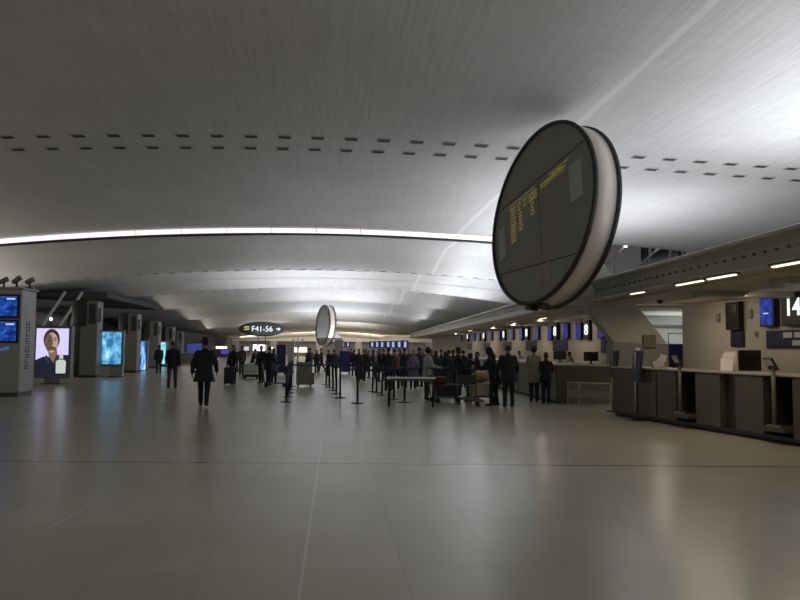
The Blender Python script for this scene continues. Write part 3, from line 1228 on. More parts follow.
# spot fixtures on the kiosk roof
for i, (px, py) in enumerate(((4, 283), (17, 279), (30, 281))):
    q = P(px, py, KY + .5)
    f_ = thing('roof_spotlight', '%s spotlight on the roof of the light grey kiosk' % ('leftmost dark', 'middle tilted', 'rightmost dark')[i], 'spotlight', (q.x, KY + .5, KH + .06))
    MB().box(-.12, .12, -.12, .12, 0, .04).build('base', M_dsteel, f_)
    MB().tube((0, 0, .04), (0, 0, .2), .03, n=10).build('stem', M_dsteel, f_)
    MB().tube((-.11, 0, .18), (.11, -.04, .28 + .05 * (i == 1)), .07, .085, 16).build('can', M_column, f_)


def portrait(s, w_, h_):
    """flat printed figures on a backlit sheet, local x across, z up, facing -y"""
    def sheet(name, m_, polys, dep):
        q = MB()
        for pl in polys:
            q.prism([(x * w_, z * h_) for x, z in pl], -.052 - dep, -.05, lambda u, v, w2: Vector((u, w2, v)))
        return q.build(name, m_, s)

    def el(cx, cz, rx, rz_, n=20, a0=0, a1=2 * PI):
        return [(cx + rx * math.cos(a0 + (a1 - a0) * i / n), cz + rz_ * math.sin(a0 + (a1 - a0) * i / n)) for i in range(n + (a1 - a0 < 6))]
    sheet('printed_background', emat('lavender_backlight', (.56, .52, .85), 1.25), [[(-.5, 0), (.5, 0), (.5, 1), (-.5, 1)]], .001)
    sheet('printed_dark_ground', emat('print_navy', (.015, .02, .05), .5), [[(-.5, 0), (.5, 0), (.5, .44), (.16, .44), (.1, .4), (-.28, .4), (-.5, .33)]], .002)
    sheet('printed_neck', emat('print_skin_shade', (.30, .17, .12), .8), [[(-.17, .62), (.13, .62), (.17, .42), (.05, .26), (-.1, .42)]], .003)
    sheet('printed_hair', emat('print_dark_hair', (.035, .025, .025), .7), [el(-.03, .76, .25, .23)], .004)
    sheet('printed_face', emat('print_skin', (.50, .32, .24), 1.0), [el(-.03, .70, .20, .215)], .005)
    sheet('printed_face_shade', emat('print_skin_dark', (.16, .09, .065), .8), [el(-.11, .70, .11, .19), [(-.2, .58), (.1, .52), (.12, .60), (-.1, .63)],
                                                                                      [(-.02, .66), (.02, .66), (.0, .76)], [(-.15, .775), (-.05, .775), (-.05, .8), (-.15, .8)], [(.02, .775), (.12, .775), (.12, .8), (.02, .8)]], .006)
    sheet('printed_features', emat('print_features', (.06, .03, .03), .6), [[(-.14, .735), (-.06, .735), (-.06, .755), (-.14, .755)], [(.03, .735), (.11, .735), (.11, .755), (.03, .755)], [(-.09, .585), (.05, .585), (.05, .60), (-.09, .60)]], .0065)
    sheet('printed_collar', emat('print_collar', (.03, .035, .07), .8), [[(-.17, .44), (-.06, .30), (-.1, .24), (-.26, .38)], [(.13, .44), (.04, .28), (.1, .24), (.2, .40)]], .0066)
    sheet('printed_bottle', emat('print_pale_bottle', (.55, .62, .52), 1.0), [[(.13, .05), (.42, .05), (.43, .30), (.36, .34), (.2, .34), (.12, .3)], [(.22, .36), (.34, .36), (.34, .46), (.22, .46)]], .007)


def lightbox(px0, px1, py0, py1, Y, label, screen=None, por=False, ped=(0.25, 0.75)):
    a, b = P(px0, py0, Y), P(px1, py1, Y)
    w_, zt, zb = b.x - a.x, a.z, b.z
    t = thing('advertising_lightbox', label, 'advertising lightbox', ((a.x + b.x) / 2, Y, 0), 0)
    m = MB()
    e = .09
    m.box(-w_ / 2, w_ / 2, 0, .3, zb, zt)
    m.box(-w_ / 2, -w_ / 2 + e, -.07, 0, zb, zt).box(w_ / 2 - e, w_ / 2, -.07, 0, zb, zt)
    m.box(-w_ / 2 + e, w_ / 2 - e, -.07, 0, zb, zb + e).box(-w_ / 2 + e, w_ / 2 - e, -.07, 0, zt - e, zt)
    m.build('frame', M_column, t, .01)
    if por:
        s = bpy.data.objects.new('poster', MB().box(-w_ / 2 + e, w_ / 2 - e, -.05, -.0, zb + e, zt - e).mesh('poster', M_black))
        COL.objects.link(s)
        s.parent = t
        hold = bpy.data.objects.new('poster', None)
        bpy.data.objects.remove(hold)
        # printed sheets are sub-parts of the poster
        n0 = set(bpy.data.objects)
        portrait(s, w_ - 2 * e, zt - zb - 2 * e)
        for o in set(bpy.data.objects) - n0:
            o.location = (0, 0, zb + e)
    else:
        MB().box(-w_ / 2 + e, w_ / 2 - e, -.05, -.0, zb + e, zt - e).build('poster', screen, t)
    ph = max(zb, .05)
    MB().box(-w_ / 2 + w_ * ped[0], -w_ / 2 + w_ * ped[1], .03, .27, 0, ph).build('pedestal', M_kiosk, t, .01)
    MB().box(-w_ / 2 + w_ * ped[0] - .1, -w_ / 2 + w_ * ped[1] + .1, -.1, .4, 0, .04).build('foot_plate', M_dsteel, t)
    return t


M_ad2 = screen_mat('cyan_poster', (.03, .17, .36), (.2, .60, .9), 1.1, 3.5, 3.5, 2.2, (.55, .85, .9))
M_ad3 = screen_mat('blue_white_poster', (.01, .04, .35), (.2, .55, .9), 1.3, 4, 3, 7.7, (.75, .9, .95))
M_ad4 = screen_mat('aqua_poster', (.05, .35, .5), (.4, .85, .95), 1.3, 3, 3, 11.3, (.8, .95, .95))
lightbox(35, 70.5, 326, 378, 31, 'lit advertising box with portrait of a dark-haired man and pale bottle', por=True, ped=(.28, .72))
lightbox(97, 123, 330, 366, 38.5, 'lit advertising box with cyan poster, between the two nearest columns', M_ad2, ped=(.5, .98))
lightbox(136.5, 147, 340, 372, 48.5, 'lit advertising box with blue and white poster by the third column', M_ad3, ped=(.3, .9))
lightbox(158, 167, 341, 365, 58, 'lit aqua advertising box farthest along, beside the walking man', M_ad4, ped=(.3, .9))


def column(px0, px1, ytop, Y, label):
    a, b = P(px0, ytop, Y), P(px1, ytop, Y)
    w_ = b.x - a.x
    t = thing('service_column', label, 'column', ((a.x + b.x) / 2, Y + .5, 0))
    h_ = a.z
    MB().box(-w_ * .12, w_ / 2, -.4, .5, .1, h_ - .02).build('shaft', M_column, t, .05)
    MB().box(-w_ * .16, w_ / 2 + .03, -.43, .53, 0, .1).build('plinth', M_dsteel, t, .01)
    MB().lathe([(w_ * .34, .0), (w_ * .34, h_ - .05), (w_ * .32, h_)], 28, 0, Matrix.Translation((-w_ * .16, .1, 0))).build('core', mat('dark_column_core', (.07, .068, .06), .5), t)
    MB().lathe([(w_ * .38, h_ * .66), (w_ * .39, h_ * .67), (w_ * .39, h_ * .985), (w_ * .36, h_)], 28, 0, Matrix.Translation((-w_ * .14, .0, 0))).build('drum', M_drum, t)
    MB().box(w_ * .2, w_ * .42, -.5, -.38, h_ * .70, h_ * .95).build('speaker_plate', M_drum, t, .01)
    MB().box(w_ * .5, w_ * .62, -.3, -.1, h_ * .72, h_ * .9).build('side_lamp', mat('grey_lamp', (.25, .25, .24), .4), t, .01)


for args in ((70, 97.5, 300, 37.5, 'nearest tall grey column with dark drum head, right of the portrait'),
             (117, 137.5, 313, 44.5, 'second grey column with dark drum head from the kiosk'),
             (143, 158.5, 321, 53, 'third grey column with dark drum head from the kiosk'),
             (160.5, 173, 326.5, 61, 'fourth grey column with dark drum head from the kiosk'),
             (173, 182, 331, 70, 'smallest farthest grey column with dark head, behind the walking man')):
    column(*args)

# diagonal rails behind the portrait lightbox
a, b = P(45, 322, 54), P(64, 293.5, 54)
dd = (b - a)
lo = a - dd * (a.z / dd.z)
for i in (0, 1):
    off = Vector((1.05 * i, .3 * i, 0))
    top = a + dd * ((5.3 - a.z) / dd.z)
    t = tag(MB().tube(lo + off, top + off, .10, n=10).build('escalator_rail', mat('pale_rail', (.5, .5, .48), .4), None), '%s of the two pale slanting rails above the portrait box' % ('left one', 'right one')[i], 'rail')
    t.data.name = 'escalator_rail'
p = P(51, 319, 50)
t = thing('small_lamp', 'small white lamp glowing just above the portrait lightbox', 'lamp', (p.x, 50, 0))
MB().tube((0, 0, 0), (0, 0, p.z - .1), .04, n=8).build('post', M_dsteel, t)
MB().ell((0, 0, p.z), (.1, .1, .13)).build('bulb', emat('dim_white_bulb', (.9, .95, .9), 1.6), t)

# ------------------------------------------------------------------ sign F41-56
Ys = 60
c = P(262, 329, Ys)
t = thing('gate_sign', 'dark oval gate sign reading F41-56 on two thin posts', 'sign', (c.x, Ys, 0))
W2, H2 = 1.82, .58
m = MB()
N = 48
pf = [(W2 * math.cos(2 * PI * i / N), c.z + H2 * math.sin(2 * PI * i / N)) for i in range(N)]
m.prism(pf, -.1, .1, lambda u, v, w_: Vector((u, w_, v)))
m.build('oval_panel', mat('charcoal_sign', (.018, .022, .022), .4), t, .02)
for sx in (-.28, .28):
    MB().tube((sx, .0, 0), (sx, .0, c.z - H2 + .02), .035, n=8).build('post', M_dsteel, t)
me = text_mesh('F41-56', .60, .008, M_white_e, .0)
o = obj('lettering', me, t, (.02, -.115, c.z - .01))
o.rotation_euler = (PI / 2, 0, 0)
ar = MB()
ar.prism([(1.12, -.04), (1.28, -.04), (1.28, -.15), (1.47, 0), (1.28, .15), (1.28, .04), (1.12, .04)], -.115, -.1, lambda u, v, w_: Vector((u, w_, c.z + v)))
ar.build('arrow', emat('white_arrow', (.8, .9, 1), 1.4), t)
ey = MB()
for dz in (.1, -.08):
    ey.prism([(-1.4, dz), (-.98, dz + .02), (-.98, dz + .10), (-1.36, dz + .08)], -.115, -.1, lambda u, v, w_: Vector((u, w_, c.z + v)))
ey.build('pictogram', M_yellow_e, t)

# ------------------------------------------------------------------ far end shopfronts and panels


def facade_glow(px0, px1, py0, py1, Y, col, s, label, name='shop_sign', cat='lit shop sign'):
    a, b = P(px0, py0, Y), P(px1, py1, Y)
    cx = (a.x + b.x) / 2
    t = thing(name, label, cat, (cx, Y, 0))
    w_ = (b.x - a.x) / 2
    MB().box(-w_ - .12, w_ + .12, 0, .3, b.z - .12, a.z + .12).build('case', M_dsteel, t, .02)
    MB().box(-w_, w_, -.03, .02, b.z, a.z).build('lit_face', emat('glow_%d_%d' % (px0, py0), col, s), t)
    MB().box(-w_ * .8, -w_ * .8 + .12, .05, .2, 0, b.z - .1).box(w_ * .8 - .12, w_ * .8, .05, .2, 0, b.z - .1).build('post', M_dsteel, t)
    return t


facade_glow(216, 227, 346.3, 348.8, 110, (1, .8, .95), 2.2, 'pinkish white lit shop sign in the distance, leftmost')
facade_glow(253, 266, 344.5, 351, 118, (1, .95, .95), 1.9, 'bright white shop sign below the oval gate sign')
facade_glow(244, 249, 346.5, 350.5, 118, (.85, .75, .95), .8, 'small lilac shop sign left of the bright white one')
facade_glow(269.5, 273.5, 347, 349.5, 112, (1, .9, .75), 1.6, 'small warm shop sign right of the bright white one')
facade_glow(293.5, 307, 347, 352.5, 120, (1, .92, .70), 1.5, 'warm white lit shop window right of the pale pillar')
facade_glow(221, 229, 350.2, 354, 106, (.10, .06, .55), .8, 'violet blue lit panel under the pinkish shop sign')
facade_glow(187, 202, 343.5, 352.5, 80, (.03, .05, .22), 1.0, 'dark blue wall of screens behind the walking man', 'screen_wall', 'screen wall')
t = thing('service_desk', 'pale service desk behind the two walking men', 'desk', (P(192, 360, 68).x, 68, 0))
MB().box(-1.5, 1.3, -.4, .4, 0, .95).build('body', M_column, t, .02)
MB().box(-1.55, 1.35, -.45, .45, .95, 1.0).build('top', M_kiosk, t, .01)


def panel(px0, px1, ytop, ybase, m_, label, Y=None):
    q = G((px0 + px1) / 2, ybase)
    Y = q.y
    a, b = P(px0, ytop, Y), P(px1, ytop, Y)
    w_ = (b.x - a.x) / 2
    t = thing('standing_panel', label, 'standing panel', ((a.x + b.x) / 2, Y, 0))
    MB().box(-w_, w_, -.06, .06, .12, a.z).build('board', m_, t, .01)
    MB().box(-w_, -w_ + .08, -.25, .25, 0, .12).box(w_ - .08, w_, -.25, .25, 0, .12).build('foot', M_dsteel, t)


panel(276.5, 286, 344.5, 375, mat('deep_violet_blue', (.012, .014, .07), .4), 'dark blue standing panel left of the pale pillar')
panel(339.5, 350, 351, 374, mat('deep_blue_panel', (.010, .016, .11), .4), 'dark blue standing panel in the middle of the queue belts')
q = G(290, 373)
t = thing('pillar', 'pale grey slab pillar beside the dark blue panel', 'pillar', (q.x, q.y + .6, 0))
MB().box(-.19, .19, -.15, .15, .08, 1.85).build('slab', M_kiosk, t, .01)
MB().box(-.22, .22, -.18, .18, 0, .08).build('plinth', M_dsteel, t)
# forked lamp stand beyond
q = P(298, 345, 58)
t = thing('forked_stand', 'thin pale forked stand above the grey cabinet', 'stand', (q.x, 58, 0))
MB().tube((0, 0, .03), (0, 0, 1.5), .05, n=8).build('pole', M_column, t)
MB().tube((0, 0, 0), (0, 0, .03), .3, n=16).build('base', M_dsteel, t)
MB().tube((0, 0, 1.4), (-.42, 0, 2.2), .035, n=8).tube((0, 0, 1.4), (.42, 0, 2.2), .035, n=8).tube((0, 0, 1.4), (.0, 0, 2.25), .035, n=8).build('fork', M_kiosk, t)

# ------------------------------------------------------------------ queue posts with belts


def stanchion(p, label):
    t = thing('queue_post', label, 'queue post', p)
    MB().lathe([(.18, 0), (.18, .012), (.12, .03), (.035, .045)], 24).build('base', M_dsteel, t)
    MB().tube((0, 0, .04), (0, 0, .90), .03, n=14).build('post', M_black, t)
    MB().lathe([(.04, .90), (.043, .905), (.043, 1.0), (.03, 1.01)], 16).build('belt_head', M_black, t)
    return t


def belt(t, p0, p1):
    d = p1 - p0
    n = Vector((-d.y, d.x, 0)).normalized() * .004
    vs, fs = [], []
    K = 10
    for i in range(K + 1):
        f_ = i / K
        sag = -.05 * 4 * f_ * (1 - f_)
        c = d * f_
        for zz in (.93, .985):
            vs += [Vector((c.x, c.y, zz + sag)) + n, Vector((c.x, c.y, zz + sag)) - n]
    for i in range(K):
        b0, b1 = i * 4, (i + 1) * 4
        fs += [(b0, b1, b1 + 2, b0 + 2), (b0 + 1, b0 + 3, b1 + 3, b1 + 1), (b0, b0 + 1, b1 + 1, b1), (b0 + 2, b1 + 2, b1 + 3, b0 + 3)]
    fs += [(0, 2, 3, 1), (K * 4, K * 4 + 1, K * 4 + 3, K * 4 + 2)]
    MB().add(vs, fs).build('belt', M_belt, t)


SP = {'a1': (286, 402), 'a2': (287.5, 397), 'a3': (289, 393), 'a4': (290.3, 389.5), 'a5': (291.5, 386.5),
      'b1': (340, 398), 'b2': (336.3, 394), 'b3': (333, 390.5), 'b4': (329.5, 387.5), 'b5': (326, 385),
      'c1': (357.5, 403.5), 'd1': (372.5, 391.5), 'd2': (376.5, 393), 'd3': (382, 395.5), 'e1': (394, 399.5), 'e2': (404.5, 402.5),
      'f1': (450, 396), 'f2': (438, 390)}
SLAB = {'a1': 'nearest black queue post of the left line', 'a2': 'second black queue post of the left line', 'a3': 'third black queue post of the left line',
        'a4': 'fourth black queue post of the left line', 'a5': 'last black queue post of the left line beside grey cabinet',
        'b1': 'nearest black queue post of the middle line', 'b2': 'second black queue post of the middle line', 'b3': 'third black queue post of the middle line',
        'b4': 'fourth black queue post of the middle line', 'b5': 'last black queue post of the middle line',
        'c1': 'lone black queue post standing between middle line and white table', 'd1': 'farthest of three black queue posts left of the white table',
        'd2': 'middle of three black queue posts left of the white table', 'd3': 'nearest of three black queue posts left of the white table',
        'e1': 'black queue post just behind the white table, left one', 'e2': 'black queue post just behind the white table, right one',
        'f1': 'black queue post by the luggage trolley', 'f2': 'black queue post among the crowd behind the white table'}
pts = {k: G(*v) for k, v in SP.items()}
st = {k: stanchion(pts[k], SLAB[k]) for k in SP}
for a, b in (('a1', 'a2'), ('a2', 'a3'), ('a3', 'a4'), ('a4', 'a5'), ('a3', 'b3'), ('b1', 'b2'), ('b2', 'b3'), ('b3', 'b4'), ('b4', 'b5'), ('b1', 'c1'), ('c1', 'e2'),
             ('d3', 'e1'), ('d1', 'd2'), ('d2', 'd3'), ('e1', 'f2'), ('e2', 'f1'), ('b4', 'd1'), ('b2', 'd2')):
    belt(st[a], pts[a], pts[b])

# ------------------------------------------------------------------ table, cabinet, trolleys, luggage
a, b = G(389, 406), G(433, 406.5)
t = thing('table', 'narrow white-topped table with dark legs in front of the queue', 'table', (a + b) / 2, math.atan2(b.y - a.y, b.x - a.x))
Lw = (b - a).length
MB().box(-Lw / 2 - .06, Lw / 2 + .06, -.25, .3, .73, .765).build('tabletop', mat('white_table_top', (.55, .52, .45), .4), t, .006)
MB().box(-Lw / 2 + .02, Lw / 2 - .02, -.2, .25, .68, .73).build('apron', M_dsteel, t)
for sx in (-1, 1):
    for yy in (-.2, .25):
        MB().box(sx * Lw / 2 - .025, sx * Lw / 2 + .025, yy - .025, yy + .025, 0, .7).build('leg', M_black, t)
q = G(304.5, 387.5)
t = thing('wheeled_cabinet', 'grey wheeled cabinet with tan side behind the left queue posts', 'cabinet', q)
MB().box(-.32, .28, -.02, .5, .1, .93).build('body', M_column, t, .01)
MB().box(.28, .36, .0, .48, .12, .55).build('tan_side', mat('tan_board', (.22, .15, .09), .6), t, .01)
MB().box(-.34, .3, -.04, .52, .93, .97).build('top', mat('grey_top', (.14, .14, .13), .5), t, .006)
for sx in (-.26, .22):
    for sy in (.05, .42):
        MB().tube((sx - .02, sy, .05), (sx + .02, sy, .05), .05, n=14).build('wheel', M_rubber, t)


def suitcase(p, rz, w_, h_, dp, m_, label, group=None):
    t = thing('suitcase', label, 'suitcase', p, rz)
    MB().box(-w_ / 2, w_ / 2, -dp / 2, dp / 2, .06, h_).build('shell', m_, t, .03)
    MB().box(-w_ / 2 + .05, w_ / 2 - .05, -dp / 2 - .02, -dp / 2 + .0, .14, h_ * .55).build('front_pocket', m_, t, .008)
    MB().tube((-w_ * .25, dp * .35, h_ - .02), (-w_ * .25, dp * .35, h_ + .3), .011, n=8).tube((w_ * .25, dp * .35, h_ - .02), (w_ * .25, dp * .35, h_ + .3), .011, n=8).tube(
        (-w_ * .25, dp * .35, h_ + .3), (w_ * .25, dp * .35, h_ + .3), .016, n=8).build('handle', M_dsteel, t)
    for sx in (-1, 1):
        for sy in (-1, 1):
            MB().tube((sx * w_ * .38 - .015, sy * dp * .3, .035), (sx * w_ * .38 + .015, sy * dp * .3, .035), .035, n=12).build('wheel', M_rubber, t)
    return t


def flat_bag(p, rz, w_, dp, h_, m_, label, round_=False):
    t = thing('bag', label, 'bag', p, rz)
    if round_:
        MB().ell((0, 0, h_ / 2), (w_ / 2, dp / 2, h_ / 2), 20, 12).build('body', m_, t)
        MB().ell((0, 0, h_ * .9), (w_ * .33, dp * .3, .035), 16, 8).build('flap', M_papery, t)
    else:
        MB().box(-w_ / 2, w_ / 2, -dp / 2, dp / 2, 0, h_).build('body', m_, t, .05)
        MB().box(-w_ / 2 + .02, w_ / 2 - .02, -dp / 2 - .012, -dp / 2 + .004, h_ * .55, h_ * .62).build('zip_band', M_black, t)
    tor = MB()
    n = 10
    for i in range(n):
        a0, a1 = PI * i / n, PI * (i + 1) / n
        tor.tube((w_ * .2 * math.cos(a0), 0, h_ - .02 + .1 * math.sin(a0)), (w_ * .2 * math.cos(a1), 0, h_ - .02 + .1 * math.sin(a1)), .014, n=8)
    tor.build('handle', M_black, t)
    return t


def trolley(p, rz, label, ln=.95, wd=.6):
    """luggage trolley; local +x towards its nose, handle at -x"""
    t = thing('luggage_trolley', label, 'luggage trolley', p, rz)
    f_ = MB()
    for sy in (-1, 1):
        f_.tube((-ln / 2, sy * wd / 2, .18), (ln / 2, sy * wd * .3, .14), .02, n=8)
        f_.tube((-ln / 2, sy * wd / 2, .18), (-ln / 2 - .12, sy * wd / 2, .98), .02, n=8)
    for k_ in range(5):
        x_ = -ln / 2 + ln * k_ / 4
        ww = wd / 2 - wd * .2 * k_ / 4
        f_.tube((x_, -ww, .18 - .01 * k_), (x_, ww, .18 - .01 * k_), .016, n=8)
    f_.tube((-ln / 2 - .05, -wd / 2, .5), (-ln / 2 - .05, wd / 2, .5), .014, n=8)
    f_.build('frame', mat('dull_trolley_steel', (.12, .115, .105), .45, .7), t)
    MB().tube((-ln / 2 - .12, -wd / 2 - .03, .98), (-ln / 2 - .12, wd / 2 + .03, .98), .024, n=10).build('push_bar', M_black, t)
    MB().box(-ln / 2 - .06, -ln / 2 - .03, -wd / 2 + .03, wd / 2 - .03, .55, .8).build('basket_panel', M_dsteel, t, .006)
    for x_, y_ in ((-ln / 2 + .06, -wd / 2), (-ln / 2 + .06, wd / 2), (ln / 2 - .05, 0)):
        MB().tube((x_, y_ - .025, .08), (x_, y_ + .025, .08), .08, n=16).build('wheel', M_rubber, t)
    return t


M_case = mat('black_suitcase_fabric', (.012, .012, .014), .6, noise=.2, nscale=40)
M_case2 = mat('charcoal_suitcase_fabric', (.025, .026, .03), .6)
M_red = mat('dark_red_bag', (.09, .012, .012), .6)
M_yel = mat('mustard_bag', (.30, .20, .075), .6, noise=.2, nscale=6)
q = G(446.5, 402.5)
trolley(q, math.radians(8), 'luggage trolley with dark suitcase and red bag right of the table', .8, .56)
flat_bag(q + Vector((.03, 0, .205)), math.radians(10), .72, .46, .32, M_case, 'large dark suitcase lying flat on the trolley right of the table')
flat_bag(q + Vector((-.22, .02, .526)), math.radians(6), .4, .36, .22, M_red, 'dark red bag on top of the flat suitcase')
q = G(472.5, 405.5)
trolley(q, math.radians(-80), 'empty looking luggage trolley before the counter, black wheels facing us', .85, .55)
q = G(480, 402)
trolley(q, math.radians(172), 'luggage trolley carrying a mustard bag beside the hooded couple', .9, .6)
tag(MB().box(-.28, .28, -.22, .22, 0, .34).build('carton', mat('pale_carton', (.36, .32, .24), .7), None, .008, q + Vector((0, 0, .205)), .1), 'pale carton on the trolley below the mustard bag', 'box')
flat_bag(q + Vector((.0, 0, .546)), .2, .52, .42, .36, M_yel, 'round mustard yellow bag on top of the pale carton', True)
suitcase(G(229, 385), .15, .42, .72, .28, M_case, 'tall black wheeled suitcase left of the standing group, beside person in black')
q = G(251, 379)
t = thing('luggage_cart', 'pale boxy luggage cart with dark wheels left of the standing group', 'cart', q)
MB().box(-.36, .32, -.1, .5, .2, .75).build('body', mat('pale_green_grey_box', (.42, .43, .36), .5), t, .03)
MB().box(-.4, .36, -.14, .54, .1, .2).build('chassis', M_black, t, .01)
MB().box(-.3, .26, -.11, -.08, .35, .38).build('seam', M_column, t)
for sx in (-.3, .26):
    for sy in (-.02, .42):
        MB().tube((sx - .03, sy, .09), (sx + .03, sy, .09), .09, n=14).build('wheel', M_rubber, t)
trolley(G(275, 387), math.radians(5), 'low luggage trolley in front of the standing group', .8, .5)
flat_bag(G(247, 374) + Vector((0, .3, 0)), .1, .7, .4, .5, M_case, 'dark bag standing behind the pale boxy cart')

# ------------------------------------------------------------------ people


def rot_lean(lean, zp):
    return Matrix.Translation((0, 0, zp)) @ Matrix.Rotation(-lean, 4, 'X') @ Matrix.Translation((0, 0, -zp))


SKIN = mat('skin', (.30, .17, .115), .55)
HAIRD = mat('black_hair', (.010, .008, .007), .5)


def make_proto(legs, arms, lean=0.0, hem=.78, flare=0.0, bulk=1.0, female=False, hair='short', hat=False, hood=False, head_turn=0.0, head_nod=0.0, skirt=False):
    """legs: ((hip_fwd, knee) left, right) rad; arms: ((swing, abduct, elbow) left, right)"""
    TH, SH_ = .43, .42
    hips, knees, ank = {}, {}, {}
    low = []
    for s, (h_, k_) in zip((-1, 1), legs):
        kn = Vector((0, math.sin(h_) * TH, -math.cos(h_) * TH))
        an = kn + Vector((0, math.sin(h_ - k_) * SH_, -math.cos(h_ - k_) * SH_))
        knees[s], ank[s] = kn, an
        low.append(an.z)
    zh = .085 - min(low)
    hw = .095 if not female else .09
    for s in (-1, 1):
        hips[s] = Vector((s * hw, 0, zh))
        knees[s] = hips[s] + knees[s]
        ank[s] = hips[s] + ank[s]
    LM = rot_lean(lean, zh)
    k = zh + .06
    sw = (.175 if female else .20)
    zs = zh + .50
    head = LM @ Vector((0, .02, zs + .245))
    HM = Matrix.Translation(head) @ Matrix.Rotation(head_turn, 4, 'Z') @ Matrix.Rotation(-lean * .6 - head_nod, 4, 'X')
    sh, el, wr = {}, {}, {}
    for s, (sg_, ab, eb) in zip((-1, 1), arms):
        sh[s] = LM @ Vector((s * sw, 0, zs))
        d1 = Vector((s * math.sin(ab), math.sin(sg_) * math.cos(ab), -math.cos(sg_) * math.cos(ab)))
        a2 = sg_ + eb
        d2 = Vector((s * math.sin(ab) * .3, math.sin(a2), -math.cos(a2))).normalized()
        el[s] = sh[s] + d1 * .29
        wr[s] = el[s] + d2 * .25
        arms_dir = d2
        hips[(s, 'd')] = d2
    # --- body: one surface
    B_ = MB()
    B_.rings([(zh - .08, .14, .09, 0), (zh + .02, .16, .105, 0), (zh + .18, .135, .09, .005), (zh + .34, .15, .10, .01), (zh + .46, .165, .09, 0), (zs + .03, .10, .06, 0), (zs + .06, .05, .05, 0)], 20, 0, LM)
    B_.caps(LM @ Vector((0, 0, zs)), head - HM.to_3x3() @ Vector((0, .01, .07)), .058, .052)
    B_.ell(head, (.074, .093, .115), 18, 12, 0, HM.to_3x3())
    B_.ell(HM @ Vector((0, .045, -.06)), (.052, .05, .055), 14, 8, 0, HM.to_3x3())
    B_.ell(HM @ Vector((0, .097, -.015)), (.015, .022, .026), 10, 6, 0, HM.to_3x3())
    for s in (-1, 1):
        B_.ell(HM @ Vector((s * .076, -.005, -.01)), (.012, .022, .034), 10, 6, 0, HM.to_3x3())
        B_.caps(hips[s], knees[s], .082, .056)
        B_.caps(knees[s], ank[s], .055, .038)
        B_.caps(ank[s], ank[s] + Vector((0, .12, -.045)), .036, .03)
        B_.caps(sh[s], el[s], .05, .04)
        B_.caps(el[s], wr[s], .04, .029)
        d2 = hips[(s, 'd')]
        side = Vector((s, 0, 0))
        nrm = d2.cross(side).normalized()
        fwd = nrm if nrm.y > 0 else -nrm
        pc = wr[s] + d2 * .055
        Mo = Matrix((side * 1.0, fwd, d2)).transposed()
        B_.ell(pc, (.02, .042, .052), 12, 8, 0, Mo)
        for i, (o_, l_) in enumerate(((-.030, .055), (-.010, .068), (.011, .072), (.031, .064))):
            r0 = pc + d2 * .03 + fwd * o_
            m1 = r0 + d2 * (l_ * .6) - side * .006
            m2 = m1 + d2 * (l_ * .5) - side * .022
            B_.caps(r0, m1, .0105, .0098)
            B_.caps(m1, m2, .0098, .0085)
        th0 = pc - d2 * .02 + fwd * .035
        B_.caps(th0, th0 + fwd * .03 + d2 * .03, .0125, .011)
        B_.caps(th0 + fwd * .03 + d2 * .03, th0 + fwd * .032 + d2 * .06 - side * .01, .011, .009)
    out = {'body': remeshed(B_, 'person', SKIN, .0115, 1)}
    # --- jacket
    J = MB()
    hemz = zh + .85 - .93 + (hem - .85) if False else hem * (zh / .93)
    b = bulk
    rs = [(hemz, (.185 + flare) * b, (.135 + flare * .8) * b, -.01)]
    if hemz < zh - .1:
        rs.append(((hemz + zh) / 2, (.185 + flare * .5) * b, (.14 + flare * .45) * b, -.005))
    rs += [(zh + .04, .185 * b, .13 * b, 0), (zh + .2, .172 * b, .122 * b, .005), (zh + .36, .19 * b, .135 * b, .01), (zh + .46, .195 * b, .12 * b, 0), (zs + .045, .13 * b, .085, 0), (zs + .075, .075, .07, 0), (zs + .12, .07, .068, .002)]
    J.rings(rs, 24, 0, LM)
    for s in (-1, 1):
        J.caps(sh[s] - Vector((s * .02, 0, .01)), el[s], .074 * b, .06 * b)
        J.caps(el[s], wr[s] - hips[(s, 'd')] * .0, .06 * b, .045 * b)
    if hood:
        J.ell(HM @ Vector((0, -.02, .01)), (.115, .12, .15), 16, 10, 0, HM.to_3x3())
        J.ell(LM @ Vector((0, -.08, zs + .08)), (.12, .09, .12), 16, 10)
    out['jacket'] = remeshed(J, 'jacket', MATS['black_plastic'], .019, 2)
    # --- trousers
    T_ = MB()
    T_.rings([(zh - .1, .16, .11, 0), (zh + .03, .168, .118, 0), (zh + .12, .155, .11, 0)], 20)
    for s in (-1, 1):
        T_.caps(hips[s], knees[s], .098, .075)
        T_.caps(knees[s], ank[s] + Vector((0, 0, .02)), .074, .062)
    out['trousers'] = remeshed(T_, 'trousers', MATS['black_plastic'], .019, 2)
    for s in (-1, 1):
        S_ = MB()
        c_ = ank[s]
        pitch_ = 0.0
        if c_.z > .1:
            pitch_ = min(.9, (c_.z - .085) * 3)
        R_ = Matrix.Rotation(-pitch_, 3, 'X')
        S_.ell(c_ + R_ @ Vector((0, .055, -.04)), (.048, .145, .042), 16, 10, 0, R_)
        S_.ell(c_ + R_ @ Vector((0, -.02, -.02)), (.045, .06, .06), 14, 8, 0, R_)
        out['shoe' if s < 0 else 'shoe '] = remeshed(S_, 'shoe', M_black, .014, 1)
    Hm = MB()
    R3 = HM.to_3x3()
